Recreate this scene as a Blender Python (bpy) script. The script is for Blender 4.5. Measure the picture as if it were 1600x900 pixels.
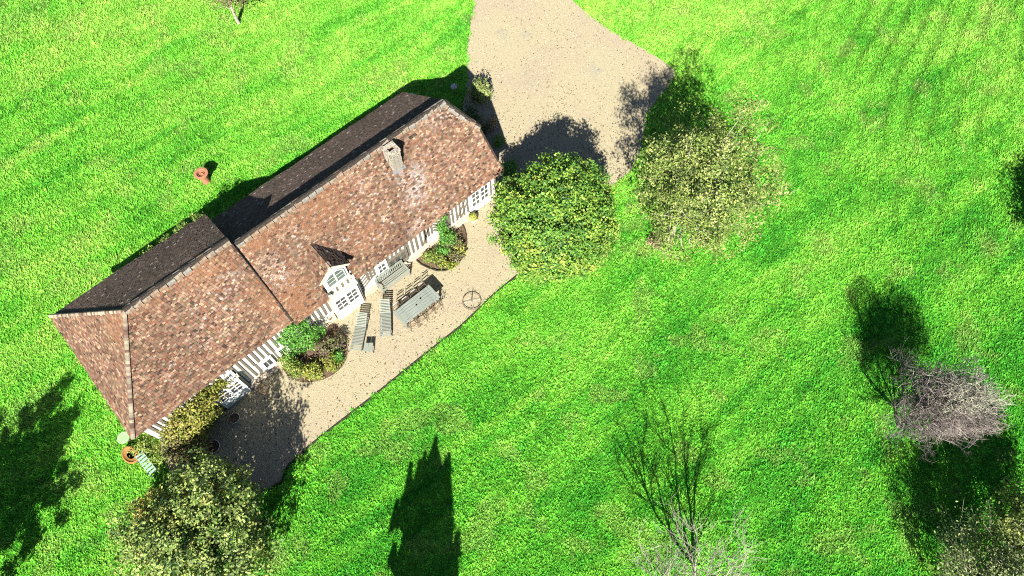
import bpy, math, random
import numpy as np
from mathutils import Vector, Matrix
for o in list(bpy.data.objects): bpy.data.objects.remove(o)
random.seed(7); RNG = np.random.default_rng(7)
R = math.radians
SC = bpy.context.scene; COL = SC.collection

# ------------------------------------------------------------------ camera, sky, sun, exposure
cam_d = bpy.data.cameras.new('camera'); cam = bpy.data.objects.new('camera', cam_d); COL.objects.link(cam)
cam.location = (0, 0, 32); cam.rotation_euler = (0.4287, 0, 0)
cam_d.lens = 24.87; cam_d.sensor_width = 36; cam_d.sensor_fit = 'HORIZONTAL'
cam_d.clip_start = 0.5; cam_d.clip_end = 6000
SC.camera = cam
SUN_EL, SUN_AZ = 38.5, 3.0          # shadows fall towards +Y, leaning 3 degrees to +X
wld = bpy.data.worlds.new('World'); SC.world = wld; wld.use_nodes = True
wn = wld.node_tree
sky = wn.nodes.new('ShaderNodeTexSky'); sky.sky_type = 'NISHITA'; sky.sun_disc = False
sky.sun_elevation = R(SUN_EL); sky.sun_rotation = R(180 + SUN_AZ); sky.altitude = 100; sky.air_density = 0.6; sky.dust_density = 0.3
bg = wn.nodes['Background']; bg.inputs[1].default_value = 0.05
wn.links.new(sky.outputs[0], bg.inputs[0])
sd = bpy.data.lights.new('sun', 'SUN'); sd.energy = 5.0; sd.angle = R(0.5); sd.color = (1.0, 0.95, 0.86)
so = bpy.data.objects.new('sun', sd); COL.objects.link(so); so.location = (0, -30, 60)
Ldir = Vector((math.cos(R(SUN_EL))*math.sin(R(SUN_AZ)), math.cos(R(SUN_EL))*math.cos(R(SUN_AZ)), -math.sin(R(SUN_EL))))
so.rotation_euler = Ldir.to_track_quat('-Z', 'Y').to_euler()
SC.view_settings.view_transform = 'Standard'; SC.view_settings.look = 'None'
SC.view_settings.exposure = 1.45; SC.view_settings.gamma = 1.0
SC.render.engine = 'CYCLES'
SC.cycles.use_denoising = False; SC.cycles.filter_width = 1.1
SC.cycles.max_bounces = 5; SC.cycles.diffuse_bounces = 1; SC.cycles.transmission_bounces = 3

# ------------------------------------------------------------------ materials
def mat(name, base, rough=0.8, spec=0.25, attr=None, noise=None, bump=None, transl=0.0, metal=0.0, coords='obj'):
    """base colour, optionally times a colour attribute, with noise variation and bump"""
    m = bpy.data.materials.new(name); m.use_nodes = True; t = m.node_tree; n = t.nodes; l = t.links
    b = n['Principled BSDF']; b.inputs['Roughness'].default_value = rough
    b.inputs['Specular IOR Level'].default_value = spec; b.inputs['Metallic'].default_value = metal
    b.inputs['Base Color'].default_value = (*base, 1)
    out = None
    if attr:
        a = n.new('ShaderNodeAttribute'); a.attribute_name = attr; out = a.outputs['Color']
    geo = n.new('ShaderNodeNewGeometry') if coords == 'world' else n.new('ShaderNodeTexCoord')
    co = geo.outputs['Position'] if coords == 'world' else geo.outputs['Object']
    if noise:                                   # list of (scale, strength, colour) mixed in by noise
        for (sc, lo, hi, colr, det) in noise:
            nz = n.new('ShaderNodeTexNoise'); nz.inputs['Scale'].default_value = sc; nz.inputs['Detail'].default_value = det
            l.new(co, nz.inputs['Vector'])
            rp = n.new('ShaderNodeMapRange'); rp.inputs[1].default_value = lo; rp.inputs[2].default_value = hi
            l.new(nz.outputs[0], rp.inputs[0])
            mx = n.new('ShaderNodeMix'); mx.data_type = 'RGBA'
            l.new(rp.outputs[0], mx.inputs[0])
            if out is None: mx.inputs[6].default_value = (*base, 1)
            else: l.new(out, mx.inputs[6])
            mx.inputs[7].default_value = (*colr, 1)
            out = mx.outputs[2]
    if out is not None: l.new(out, b.inputs['Base Color'])
    if bump:
        sc, st, dist = bump
        nz = n.new('ShaderNodeTexNoise'); nz.inputs['Scale'].default_value = sc; nz.inputs['Detail'].default_value = 4
        l.new(co, nz.inputs['Vector'])
        bp = n.new('ShaderNodeBump'); bp.inputs['Strength'].default_value = st; bp.inputs['Distance'].default_value = dist
        l.new(nz.outputs[0], bp.inputs['Height']); l.new(bp.outputs[0], b.inputs['Normal'])
    if transl:
        tr = n.new('ShaderNodeBsdfTranslucent'); mixs = n.new('ShaderNodeMixShader'); mixs.inputs[0].default_value = transl
        if out is not None: l.new(out, tr.inputs[0])
        else: tr.inputs[0].default_value = (*base, 1)
        l.new(b.outputs[0], mixs.inputs[1]); l.new(tr.outputs[0], mixs.inputs[2])
        l.new(mixs.outputs[0], n['Material Output'].inputs[0])
    return m

M = {}
M['lawn'] = mat('lawn_soil', (.05, .2, .02), .95, .05, attr='col', noise=[(9, .45, .75, (.035, .10, .012), 4)], bump=(22, .8, .05), coords='world')
M['blade'] = mat('grass_blade', (.07, .3, .02), .6, .15, attr='col', transl=.25)
M['leaf'] = mat('leaf', (.07, .2, .02), .5, .25, attr='col', transl=.22)
M['gravel'] = mat('gravel', (.35, .308, .195), .95, .1, coords='world', bump=(38, .9, .03),
                  noise=[(.28, .45, .68, (.335, .28, .195), 3), (.5, .63, .74, (.28, .265, .20), 3), (9, .58, .74, (.20, .165, .115), 6), (24, .55, .75, (.42, .385, .29), 3)])
M['stone'] = mat('pebble', (.4, .3, .2), .9, .2, attr='col')
M['tile'] = mat('clay_tile', (.1, .06, .04), .9, .15, attr='col', noise=[(14, .58, .8, (.13, .115, .085), 5), (5, .6, .8, (.06, .045, .035), 4)], bump=(40, .4, .01))
M['ridge'] = mat('ridge_mortar', (.27, .235, .19), .95, .1, noise=[(2.3, .5, .66, (.17, .12, .08), 4), (17, .55, .75, (.10, .085, .07), 4)], bump=(30, .6, .02))
M['deck'] = mat('roof_deck', (.05, .035, .03), .95, .1, noise=[(4, .4, .7, (.03, .025, .02), 3)])
M['render'] = mat('white_render', (.72, .70, .63), .9, .15, noise=[(1.6, .42, .8, (.46, .43, .36), 6)], bump=(18, .25, .02))
M['timber'] = mat('grey_timber', (.17, .15, .12), .9, .1, noise=[(9, .4, .7, (.10, .085, .065), 5)], bump=(30, .4, .01))
M['sill'] = mat('pale_oak_sill', (.50, .46, .38), .9, .1, noise=[(6, .4, .75, (.30, .27, .22), 5)])
M['plinth'] = mat('cream_brick_plinth', (.52, .44, .34), .95, .1, noise=[(7, .45, .75, (.34, .25, .18), 5)], bump=(20, .5, .02))
M['white'] = mat('white_paint', (.80, .80, .78), .5, .35, noise=[(7, .55, .85, (.66, .66, .62), 4)])
M['kick'] = mat('weathered_pale_paint', (.50, .55, .48), .8, .2, noise=[(6, .4, .7, (.36, .38, .32), 5)])
M['glass'] = mat('window_glass', (.045, .05, .048), .08, .6, noise=[(1.7, .4, .7, (.09, .095, .085), 2)])
M['palegl'] = mat('sky_and_curtain_glass', (.10, .125, .115), .15, .5, noise=[(3, .4, .7, (.07, .09, .085), 2)])  # pale base paints the sky's reflection together with the curtains behind
M['chim'] = mat('chimney_stone', (.36, .33, .27), .95, .1, noise=[(11, .45, .65, (.15, .125, .1), 5)], bump=(20, .8, .03))
M['black'] = mat('soot_and_shade', (.006, .005, .005), 1, 0, noise=[(5, .4, .7, (.012, .01, .009), 2)])  # flue soot; also paints the shade inside the planter hollow and parasol hole
M['zinc'] = mat('lead_flashing', (.16, .165, .17), .6, .3, noise=[(6, .4, .7, (.11, .11, .115), 4)])
M['teak'] = mat('weathered_teak', (.25, .27, .225), .85, .15, noise=[(7, .4, .75, (.17, .185, .155), 5)], bump=(30, .4, .005))
M['teakt'] = mat('weathered_table_teak', (.19, .22, .19), .8, .2, noise=[(3.5, .45, .7, (.29, .32, .285), 5), (11, .55, .75, (.09, .10, .09), 5)], bump=(30, .4, .005))
M['iron'] = mat('brown_iron', (.10, .075, .05), .6, .4, noise=[(12, .4, .7, (.20, .13, .07), 4)])
M['paleiron'] = mat('pale_iron', (.5, .5, .47), .5, .4, noise=[(9, .4, .7, (.36, .36, .33), 4)])
M['terra'] = mat('terracotta', (.34, .155, .085), .85, .2, noise=[(7, .4, .75, (.28, .13, .08), 5)])
M['terrao'] = mat('terracotta_orange', (.34, .17, .05), .85, .2, noise=[(6, .4, .75, (.24, .12, .045), 5)])
M['palegreen'] = mat('pale_green_paint', (.22, .36, .17), .7, .2, noise=[(5, .4, .75, (.27, .40, .22), 4)])
M['mint'] = mat('mint_paint', (.28, .38, .33), .7, .2, noise=[(9, .4, .75, (.2, .3, .26), 4)])
M['soil'] = mat('bed_soil', (.16, .11, .075), 1, .05, noise=[(9, .4, .7, (.085, .06, .04), 5)], bump=(25, 1, .05))
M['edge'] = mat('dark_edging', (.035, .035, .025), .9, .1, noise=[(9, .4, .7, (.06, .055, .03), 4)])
M['bark'] = mat('bark', (.14, .11, .08), .95, .1, noise=[(8, .4, .7, (.07, .055, .04), 5)], bump=(25, .8, .02))
M['palebark'] = mat('pale_bark', (.34, .33, .25), .9, .1, noise=[(8, .4, .75, (.24, .23, .165), 5)])
M['greytwig'] = mat('grey_twig', (.25, .22, .21), .95, .1, attr='col')
M['petal'] = mat('white_petals', (.75, .76, .76), .8, .2, attr='col')
M['bowl'] = mat('white_ceramic', (.72, .73, .73), .35, .5, noise=[(4, .5, .8, (.62, .63, .62), 3)])

# ------------------------------------------------------------------ mesh helpers
class MB:
    def __init__(s): s.v = []; s.f = []; s.c = []
    def quad(s, pts, col=None):
        i = len(s.v); s.v += [tuple(p) for p in pts]; s.f.append(tuple(range(i, i+len(pts)))); s.c.append(col)
    def box(s, c, d, rz=0, mtx=None, col=None):
        hx, hy, hz = d[0]/2, d[1]/2, d[2]/2; ca, sa = math.cos(rz), math.sin(rz); P = []
        for z in (-hz, hz):
            for x, y in ((-hx, -hy), (hx, -hy), (hx, hy), (-hx, hy)):
                p = Vector((x*ca-y*sa, x*sa+y*ca, z))
                if mtx: p = mtx @ p
                P.append((c[0]+p[0], c[1]+p[1], c[2]+p[2]))
        i = len(s.v); s.v += P
        for q in ((3, 2, 1, 0), (4, 5, 6, 7), (0, 1, 5, 4), (1, 2, 6, 5), (2, 3, 7, 6), (3, 0, 4, 7)):
            s.f.append(tuple(i+k for k in q)); s.c.append(col)
        return s
    def tube(s, pts, rad, n=6, cap=True, col=None, closed=False):
        pts = [Vector(p) for p in pts]; m = len(pts)
        if not hasattr(rad, '__len__'): rad = [rad]*m
        i0 = len(s.v)
        for k, p in enumerate(pts):
            if closed: d = pts[(k+1) % m]-pts[k-1]
            else: d = pts[min(k+1, m-1)]-pts[max(k-1, 0)]
            d = d.normalized() if d.length > 1e-9 else Vector((0, 0, 1))
            u = d.cross(Vector((0, 0, 1)) if abs(d.z) < .95 else Vector((1, 0, 0))).normalized(); w = d.cross(u)
            for a in range(n):
                q = p+(u*math.cos(2*math.pi*a/n)+w*math.sin(2*math.pi*a/n))*rad[k]; s.v.append(tuple(q))
        for k in range(m if closed else m-1):
            k2 = (k+1) % m
            for a in range(n):
                b = (a+1) % n
                s.f.append((i0+k*n+a, i0+k*n+b, i0+k2*n+b, i0+k2*n+a)); s.c.append(col)
        if cap and not closed:
            s.f.append(tuple(i0+a for a in range(n))[::-1]); s.c.append(col)
            s.f.append(tuple(i0+(m-1)*n+a for a in range(n))); s.c.append(col)
        return s
    def lathe(s, prof, n=24, c=(0, 0, 0), col=None):
        i0 = len(s.v)
        for r, z in prof:
            for a in range(n):
                t = 2*math.pi*a/n; s.v.append((c[0]+r*math.cos(t), c[1]+r*math.sin(t), c[2]+z))
        for k in range(len(prof)-1):
            for a in range(n):
                b = (a+1) % n
                s.f.append((i0+k*n+a, i0+k*n+b, i0+(k+1)*n+b, i0+(k+1)*n+a)); s.c.append(col)
        return s
    def prism(s, poly, vec, col=None):
        i = len(s.v); n = len(poly); s.v += [tuple(p) for p in poly]; s.v += [tuple(Vector(p)+Vector(vec)) for p in poly]
        s.f.append(tuple(range(i, i+n))[::-1]); s.c.append(col); s.f.append(tuple(range(i+n, i+2*n))); s.c.append(col)
        for k in range(n):
            s.f.append((i+k, i+(k+1) % n, i+n+(k+1) % n, i+n+k)); s.c.append(col)
        return s
    def mesh(s, name, m, smooth=False):
        me = bpy.data.meshes.new(name); me.from_pydata(s.v, [], s.f); me.materials.append(m)
        if any(c is not None for c in s.c):
            at = me.attributes.new('col', 'FLOAT_COLOR', 'FACE')
            at.data.foreach_set('color', np.array([(*(c or (.2, .2, .2)), 1) for c in s.c], np.float32).ravel())
        if smooth: me.polygons.foreach_set('use_smooth', [True]*len(me.polygons))
        me.update(); return me
    def build(s, name, m, parent=None, smooth=False):
        return link(name, s.mesh(name, m, smooth), parent)
def link(name, me, parent=None):
    o = bpy.data.objects.new(name, me); COL.objects.link(o)
    if parent: o.parent = parent
    return o
def tag(o, label=None, cat=None, group=None, kind=None):
    if label: o['label'] = label
    if cat: o['category'] = cat
    if group: o['group'] = group
    if kind: o['kind'] = kind
    return o
def thing(name, label, cat, loc=(0, 0, 0), rz=0, group=None):
    o = bpy.data.objects.new(name, None); COL.objects.link(o); o.location = loc; o.rotation_euler = (0, 0, rz)
    return tag(o, label, cat, group)
UNIT = {}
def beam(parent, name, mk, c, d, rot=(0, 0, 0)):      # a unit block shared between alike pieces, scaled in place
    if mk not in UNIT: UNIT[mk] = MB().box((0, 0, 0), (1, 1, 1)).mesh('block_'+mk, M[mk])
    o = link(name, UNIT[mk], parent); o.location = c; o.scale = d; o.rotation_euler = rot
    return o
def copy_tree(o, parent=None):
    c = o.copy(); COL.objects.link(c); c.parent = parent
    for ch in list(o.children): copy_tree(ch, c)
    return c
def npmesh(name, V, F, m, cols=None, parent=None, smooth=False):
    """big meshes from numpy: V (n,3), F (k,m) all polygons with the same corner count, cols per polygon"""
    k, c = F.shape; me = bpy.data.meshes.new(name)
    me.vertices.add(len(V)); me.vertices.foreach_set('co', V.astype(np.float32).ravel())
    me.loops.add(k*c); me.loops.foreach_set('vertex_index', F.astype(np.int32).ravel())
    me.polygons.add(k); me.polygons.foreach_set('loop_start', np.arange(k, dtype=np.int32)*c)
    me.polygons.foreach_set('loop_total', np.full(k, c, np.int32))
    me.materials.append(m)
    if cols is not None:
        at = me.attributes.new('col', 'FLOAT_COLOR', 'FACE')
        at.data.foreach_set('color', np.concatenate([cols, np.ones((k, 1))], 1).astype(np.float32).ravel())
    if smooth: me.polygons.foreach_set('use_smooth', np.ones(k, bool))
    me.update(calc_edges=True); return link(name, me, parent)
def hsh(i, j, s):
    h = np.sin(i*127.1+j*311.7+s*74.7)*43758.5453; return h-np.floor(h)
def vn(x, y, sc, s=0):                                  # value noise 0..1
    x = np.asarray(x, float)/sc; y = np.asarray(y, float)/sc; i = np.floor(x); j = np.floor(y); a = x-i; b = y-j
    a = a*a*(3-2*a); b = b*b*(3-2*b)
    return (hsh(i, j, s)*(1-a)+hsh(i+1, j, s)*a)*(1-b)+(hsh(i, j+1, s)*(1-a)+hsh(i+1, j+1, s)*a)*b
def fbm(x, y, sc, s=0, o=3):
    t = 0; w = 0
    for k in range(o): t = t+vn(x, y, sc/2**k, s+k*13)/2**k; w += 1/2**k
    return t/w
def inpoly(x, y, poly):
    c = np.zeros(np.shape(x), bool); n = len(poly)
    for k in range(n):
        x1, y1 = poly[k]; x2, y2 = poly[(k+1) % n]
        t = ((y1 > y) != (y2 > y)) & (x < (x2-x1)*(y-y1)/((y2-y1) if y2 != y1 else 1e-9)+x1); c ^= t
    return c
def smooth_poly(P, it=2):
    for _ in range(it):
        Q = []
        for k in range(len(P)):
            a = np.array(P[k]); b = np.array(P[(k+1) % len(P)]); Q += [tuple(a*.75+b*.25), tuple(a*.25+b*.75)]
        P = Q
    return P
# the house's own frame: x to the right along its front, y to the rear, z up
HO = Vector((-0.5836, 19.8593, 0)); HR = R(41.575)
HM = Matrix.Translation(HO) @ Matrix.Rotation(HR, 4, 'Z')
def hw(x, y, z=0): return HM @ Vector((x, y, z))

# ------------------------------------------------------------------ ground
DRIVE = [(-2.2, 60), (-2.38, 35.58), (-2.31, 33.97), (-2.49, 31.9), (-2.64, 30.4), (-2.66, 28.37), (-2.6, 26.9), (-2.9, 25.6), (-1.6, 22.5)]
DR2 = [(1.5, 15.75), (2.27, 16.41), (3.52, 19.04), (5.52, 20.62), (6.56, 21.76), (7.14, 23.09), (7.61, 25.48), (8.76, 27.07), (9.53, 28.23), (9.12, 28.94),
       (7.54, 30.25), (5.36, 31.9), (3.64, 33.97), (2.7, 35.58), (1.5, 40), (1.2, 60)]
TERR = [(-14.9, 7.6), (-16.1, 6.5), (-15.37, 5.7), (-13.21, 4.73), (-11.22, 4.6), (-10.2, 5.2), (-10.0, 5.9), (-9.28, 6.64), (-8.17, 7.63), (-6.54, 9.0),
        (-4.56, 10.78), (-2.48, 12.58), (-0.95, 14.21), (0.48, 15.51)]
# outline, anticlockwise: terrace edge, right side of the drive, then the left side of the drive and back under the house
def ease(P, it=2):                                    # round off an open outline
    for _ in range(it):
        Q = [P[0]]
        for a, b in zip(P[:-1], P[1:]): Q += [(a[0]*.75+b[0]*.25, a[1]*.75+b[1]*.25), (a[0]*.25+b[0]*.75, a[1]*.25+b[1]*.75)]
        P = Q+[P[-1]]
    return P
DR2 = ease(DR2); DRIVE = ease(DRIVE)
GRAVEL = TERR + DR2 + DRIVE + [tuple(hw(-0.5, 4)[:2]), tuple(hw(-12, 1.5)[:2]), tuple(hw(-19.5, 1.5)[:2])]
FOOT = [tuple(hw(x, y)[:2]) for x, y in ((-20.0, .2), (-12.2, .2), (-12.2, .35), (-.1, .35), (-.1, 7.2), (-19.9, 6.9))]
BEDR = smooth_poly([(-4.95, 16.25), (-4.45, 15.80), (-3.54, 15.48), (-2.84, 15.80), (-2.38, 16.48), (-2.28, 17.33), (-2.5, 18.2), (-2.9, 18.6), tuple(hw(-3.0, .3)[:2]), tuple(hw(-5.5, .3)[:2])], 1)
BEDL = smooth_poly([(-11.0, 10.6), (-10.4, 9.9), (-9.63, 9.7), (-8.59, 9.95), (-7.85, 10.7), (-7.85, 11.6), (-8.1, 12.3), tuple(hw(-10.8, .3)[:2]), tuple(hw(-13.2, .2)[:2])], 1)
SPOTS = [(13.3, 14.1, .35, .8), (22.4, 14.7, .5, .6), (22.0, 12.2, .3, .5), (6.6, 16.9, 1.0, .6), (1.2, 15.2, .7, .6), (-10.2, 2.2, 1.5, .45), (-13.3, 28, .8, .5), (-16.8, 30.2, .7, .5), (10.2, 33, .8, .4), (12.3, 26.5, .7, .35), (24.5, 17, 1.2, .35)]
def rows(x, y):          # the mown furrows in the upper right: phase 0..1 across a row, and how strongly they show
    s = np.hypot(x-84, y+2)+fbm(x, y, 7, 3, 2)*.8
    w = np.clip((x-12-(34-y)*.2)/8, 0, 1)*np.clip((y-13)/8, 0, 1)
    return (s/1.12) % 1.0, w
def furrow(x, y):
    ph, w = rows(x, y); return np.exp(-((ph-.5)/.20)**2)*w*np.clip(vn(x, y, 2.5, 8)*1.2+.1, 0, 1)*.6
def lawn_h(x, y):
    return .10*(fbm(x, y, 5.5, 21)-.5)+.10*(vn(x, y, .9, 30)-.5)*.6-.12*furrow(x, y)
def lawn_col(x, y):
    big = fbm(x, y, 7.5, 1, 4); mid = fbm(x, y, 1.7, 5, 3); fine = vn(x, y, .45, 9)
    s2 = (x*.5-y*.866+fbm(x, y, 5, 17, 2)*1.6)/1.3; stripe = .5+.5*np.sin(s2*2*math.pi)
    al = x*.80+y*.60+1.2*fbm(x, y, 6, 17, 2); ac = x*.60-y*.80+1.5*fbm(x, y, 7, 18, 2)      # mower streaks
    streak = vn(al/6, ac/.55, 1, 19)*.6+vn(al/3, ac/.28, 1, 23)*.4
    t = np.clip((big-.5)*1.3+.47+.13*np.clip((y-19)/9, -.6, 1)+(mid-.5)*.55+(fine-.5)*.2+(streak-.5)*.85, 0, 1)
    t = np.clip(t+(stripe-.5)*.10*np.clip((14-y)/5, 0, 1), 0, 1)
    deep = np.array([.055, .31, .022]); mid_c = np.array([.155, .49, .04]); yel = np.array([.285, .585, .075])
    t = t[..., None]
    c = np.where(t < .5, deep+(mid_c-deep)*t*2, mid_c+(yel-mid_c)*(t-.5)*2)
    tan = np.array([.34, .36, .12])
    for sx, sy, sr, st in SPOTS:
        k = np.clip(1.3-np.hypot(x-sx, (y-sy)*1.4)/sr, 0, 1)*st*np.clip(fbm(x, y, .7, 44)*2.6-.7, 0, 1); c = c+(tan-c)*k[..., None]
    fu = furrow(x, y)[..., None]*.85; c = c+(np.array([.03, .10, .012])-c)*fu
    k = np.clip((fbm(x, y, 1.3, 61, 4)-.62)*4, 0, .25); c = c+(tan-c)*k[..., None]
    return c
gx = np.concatenate([-np.geomspace(3000, 40, 14), np.arange(-36, 36.01, .3), np.geomspace(40, 3000, 14)])
gy = np.concatenate([-np.geomspace(3000, 12, 14), np.arange(-8, 42.01, .3), np.geomspace(46, 3000, 14)])
X, Y = np.meshgrid(gx, gy); inn = np.clip((38-np.abs(X))/4, 0, 1)*np.clip((44-Y)/4, 0, 1)*np.clip((Y+10)/3, 0, 1)
Zg = lawn_h(X, Y)*inn
flat = inpoly(X, Y, GRAVEL) | inpoly(X, Y, FOOT)
Zg = np.where(flat, -.06, Zg+.0)
V = np.stack([X, Y, Zg], -1).reshape(-1, 3); nx, ny = len(gx), len(gy)
ii = (np.arange(ny-1)[:, None]*nx+np.arange(nx-1)[None]).ravel(); F = np.stack([ii, ii+1, ii+nx+1, ii+nx], 1)
cx = V[F].mean(1); lc = lawn_col(cx[:, 0], cx[:, 1])*.75; far = np.clip((np.maximum(np.abs(cx[:, 0])-30, np.maximum(cx[:, 1]-36, -4-cx[:, 1])))/5, 0, 1)[:, None]; lc = lc*(1-far)+np.array([.10, .30, .03])*far
lawn = npmesh('lawn', V, F, M['lawn'], lc, smooth=True); tag(lawn, 'bright green mown lawn around the cottage', 'lawn', kind='structure')

# grass blades over the part of the lawn that is in view
N = 360000
px = RNG.uniform(-37, 37, N*2); py = RNG.uniform(-1.5, 40, N*2)
jx = (vn(px, py, .35, 91)-.5)*.34+RNG.normal(0, .05, N*2); jy = (vn(px, py, .35, 92)-.5)*.34+RNG.normal(0, .05, N*2)
keep = (np.abs(px) < 24.5+(py+1.5)*.31) & ~inpoly(px+jx, py+jy, GRAVEL) & ~inpoly(px, py, FOOT)
fr = furrow(px, py); keep &= RNG.random(N*2) > fr*.85
px, py = px[keep][:N], py[keep][:N]; n = len(px)
ph, w = rows(px, py)
base_c = lawn_col(px, py)
cl = vn(px, py, .12, 71)*.6+vn(px, py, .24, 72)*.4; tuft = (.45+1.1*cl)*RNG.normal(1, .18, n).clip(.4, 1.7); hue = RNG.normal(0, .09, n)
VV = []; CC = []
pz = lawn_h(px, py)+.07*(cl-.4)
for k in range(3):
    az = RNG.uniform(0, 2*math.pi, n); ln = RNG.uniform(.07, .15, n)*(.8+.5*vn(px, py, 1.1, 50)); ti = RNG.uniform(.5, 1.25, n); wd = RNG.uniform(.022, .045, n)
    ox = px+RNG.normal(0, .035, n); oy = py+RNG.normal(0, .035, n)
    dx, dy, dz = np.cos(az)*np.sin(ti), np.sin(az)*np.sin(ti), np.cos(ti)
    b0 = np.stack([ox-np.sin(az)*wd, oy+np.cos(az)*wd, pz-.02], 1); b1 = np.stack([ox+np.sin(az)*wd, oy-np.cos(az)*wd, pz-.02], 1)
    tp = np.stack([ox+dx*ln, oy+dy*ln, pz+dz*ln], 1)
    VV.append(np.stack([b0, b1, tp], 1)); c = base_c*(tuft*RNG.uniform(.8, 1.2, n))[:, None]; c[:, 0] *= 1+hue*1.6; c[:, 2] *= 1+hue
    CC.append(c)
VV = np.concatenate(VV).reshape(-1, 3); CC = np.concatenate(CC).clip(.004, .75)
g = npmesh('grass', VV, np.arange(len(VV)).reshape(-1, 3), M['blade'], CC); tag(g, 'short bright green grass blades covering the lawn', 'grass', kind='stuff')

# gravel terrace and drive, with loose stones and fallen leaves
def sheet(name, poly, z, m, label, cat, kind='structure', parent=None):
    mb = MB(); mb.quad([(x, y, z) for x, y in poly]); o = mb.build(name, m, parent)
    return tag(o, label, cat, kind=kind)
GR = sheet('gravel_terrace', GRAVEL, .004, M['gravel'], 'pale beige gravel terrace and drive beside the cottage', 'gravel')
N = 90000; sx = RNG.uniform(-17, 10, N); sy = RNG.uniform(4, 37, N); k = inpoly(sx, sy, GRAVEL) & ~inpoly(sx, sy, FOOT) & ~inpoly(sx, sy, BEDR) & ~inpoly(sx, sy, BEDL); sx, sy = sx[k], sy[k]; n = len(sx)
r = RNG.uniform(.012, .036, n); VV = []; FF = []; a0 = RNG.uniform(0, 6.28, n)
ring = [np.stack([sx+r*np.cos(a0+q*math.pi/2), sy+r*np.sin(a0+q*math.pi/2)*.8, np.full(n, .005)], 1) for q in range(4)] + [np.stack([sx, sy, .006+r*.8], 1)]
VV = np.stack(ring, 1).reshape(-1, 3); b = np.arange(n)*5
FF = np.concatenate([np.stack([b+q, b+(q+1) % 4, b+4], 1) for q in range(4)])
pal = np.array([[.36, .31, .21], [.26, .21, .145], [.13, .11, .08], [.44, .41, .32], [.32, .26, .19]])
pc = pal[RNG.choice(5, n, p=[.34, .2, .14, .16, .16])]*RNG.uniform(.8, 1.15, n)[:, None]
o = npmesh('loose_stones', VV, FF, M['stone'], np.tile(pc, (4, 1))); tag(o, 'loose pale stones strewn over the gravel', 'stones', kind='stuff')
N = 12000; sx = RNG.uniform(-17, 10, N); sy = RNG.uniform(4, 37, N); k = inpoly(sx, sy, GRAVEL) & ~inpoly(sx, sy, FOOT) & (RNG.random(N) < np.clip(fbm(sx, sy, 2.6, 77)*3.2-1.05, .06, 1)); sx, sy = sx[k], sy[k]; n = len(sx)
a0 = RNG.uniform(0, 6.28, n); r = RNG.uniform(.02, .055, n)
VV = np.stack([np.stack([sx+r*np.cos(a0+q*math.pi/2)*(1 if q % 2 else .6), sy+r*np.sin(a0+q*math.pi/2)*(1 if q % 2 else .6), .012+RNG.uniform(0, .035, n)], 1) for q in range(4)], 1).reshape(-1, 3)
pal = np.array([[.09, .065, .03], [.16, .10, .045], [.05, .045, .02], [.20, .14, .05]])
o = npmesh('fallen_leaves', VV, np.arange(n*4).reshape(-1, 4), M['stone'], pal[RNG.choice(4, n)]*RNG.uniform(.7, 1.2, n)[:, None]); tag(o, 'brown fallen leaves scattered on the gravel', 'leaves', kind='stuff')
# edging strips
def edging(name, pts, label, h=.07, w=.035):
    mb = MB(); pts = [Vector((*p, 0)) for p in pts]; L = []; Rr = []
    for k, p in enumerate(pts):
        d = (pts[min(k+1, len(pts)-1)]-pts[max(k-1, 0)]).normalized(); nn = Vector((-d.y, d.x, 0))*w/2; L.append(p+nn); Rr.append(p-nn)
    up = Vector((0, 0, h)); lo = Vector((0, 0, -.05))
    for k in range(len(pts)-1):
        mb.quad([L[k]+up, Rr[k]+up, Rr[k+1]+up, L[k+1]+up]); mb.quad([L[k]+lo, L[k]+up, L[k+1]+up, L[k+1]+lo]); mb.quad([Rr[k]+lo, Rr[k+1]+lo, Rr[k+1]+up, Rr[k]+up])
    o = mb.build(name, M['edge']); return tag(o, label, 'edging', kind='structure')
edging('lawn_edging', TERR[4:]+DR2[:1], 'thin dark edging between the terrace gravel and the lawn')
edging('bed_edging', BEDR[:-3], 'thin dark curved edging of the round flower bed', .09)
sheet('bed_soil', BEDR, .012, M['soil'], 'dark soil of the rounded flower bed by the wall', 'soil')
sheet('border_soil', BEDL, .012, M['soil'], 'dark soil of the border left of the double doors', 'soil')

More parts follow.
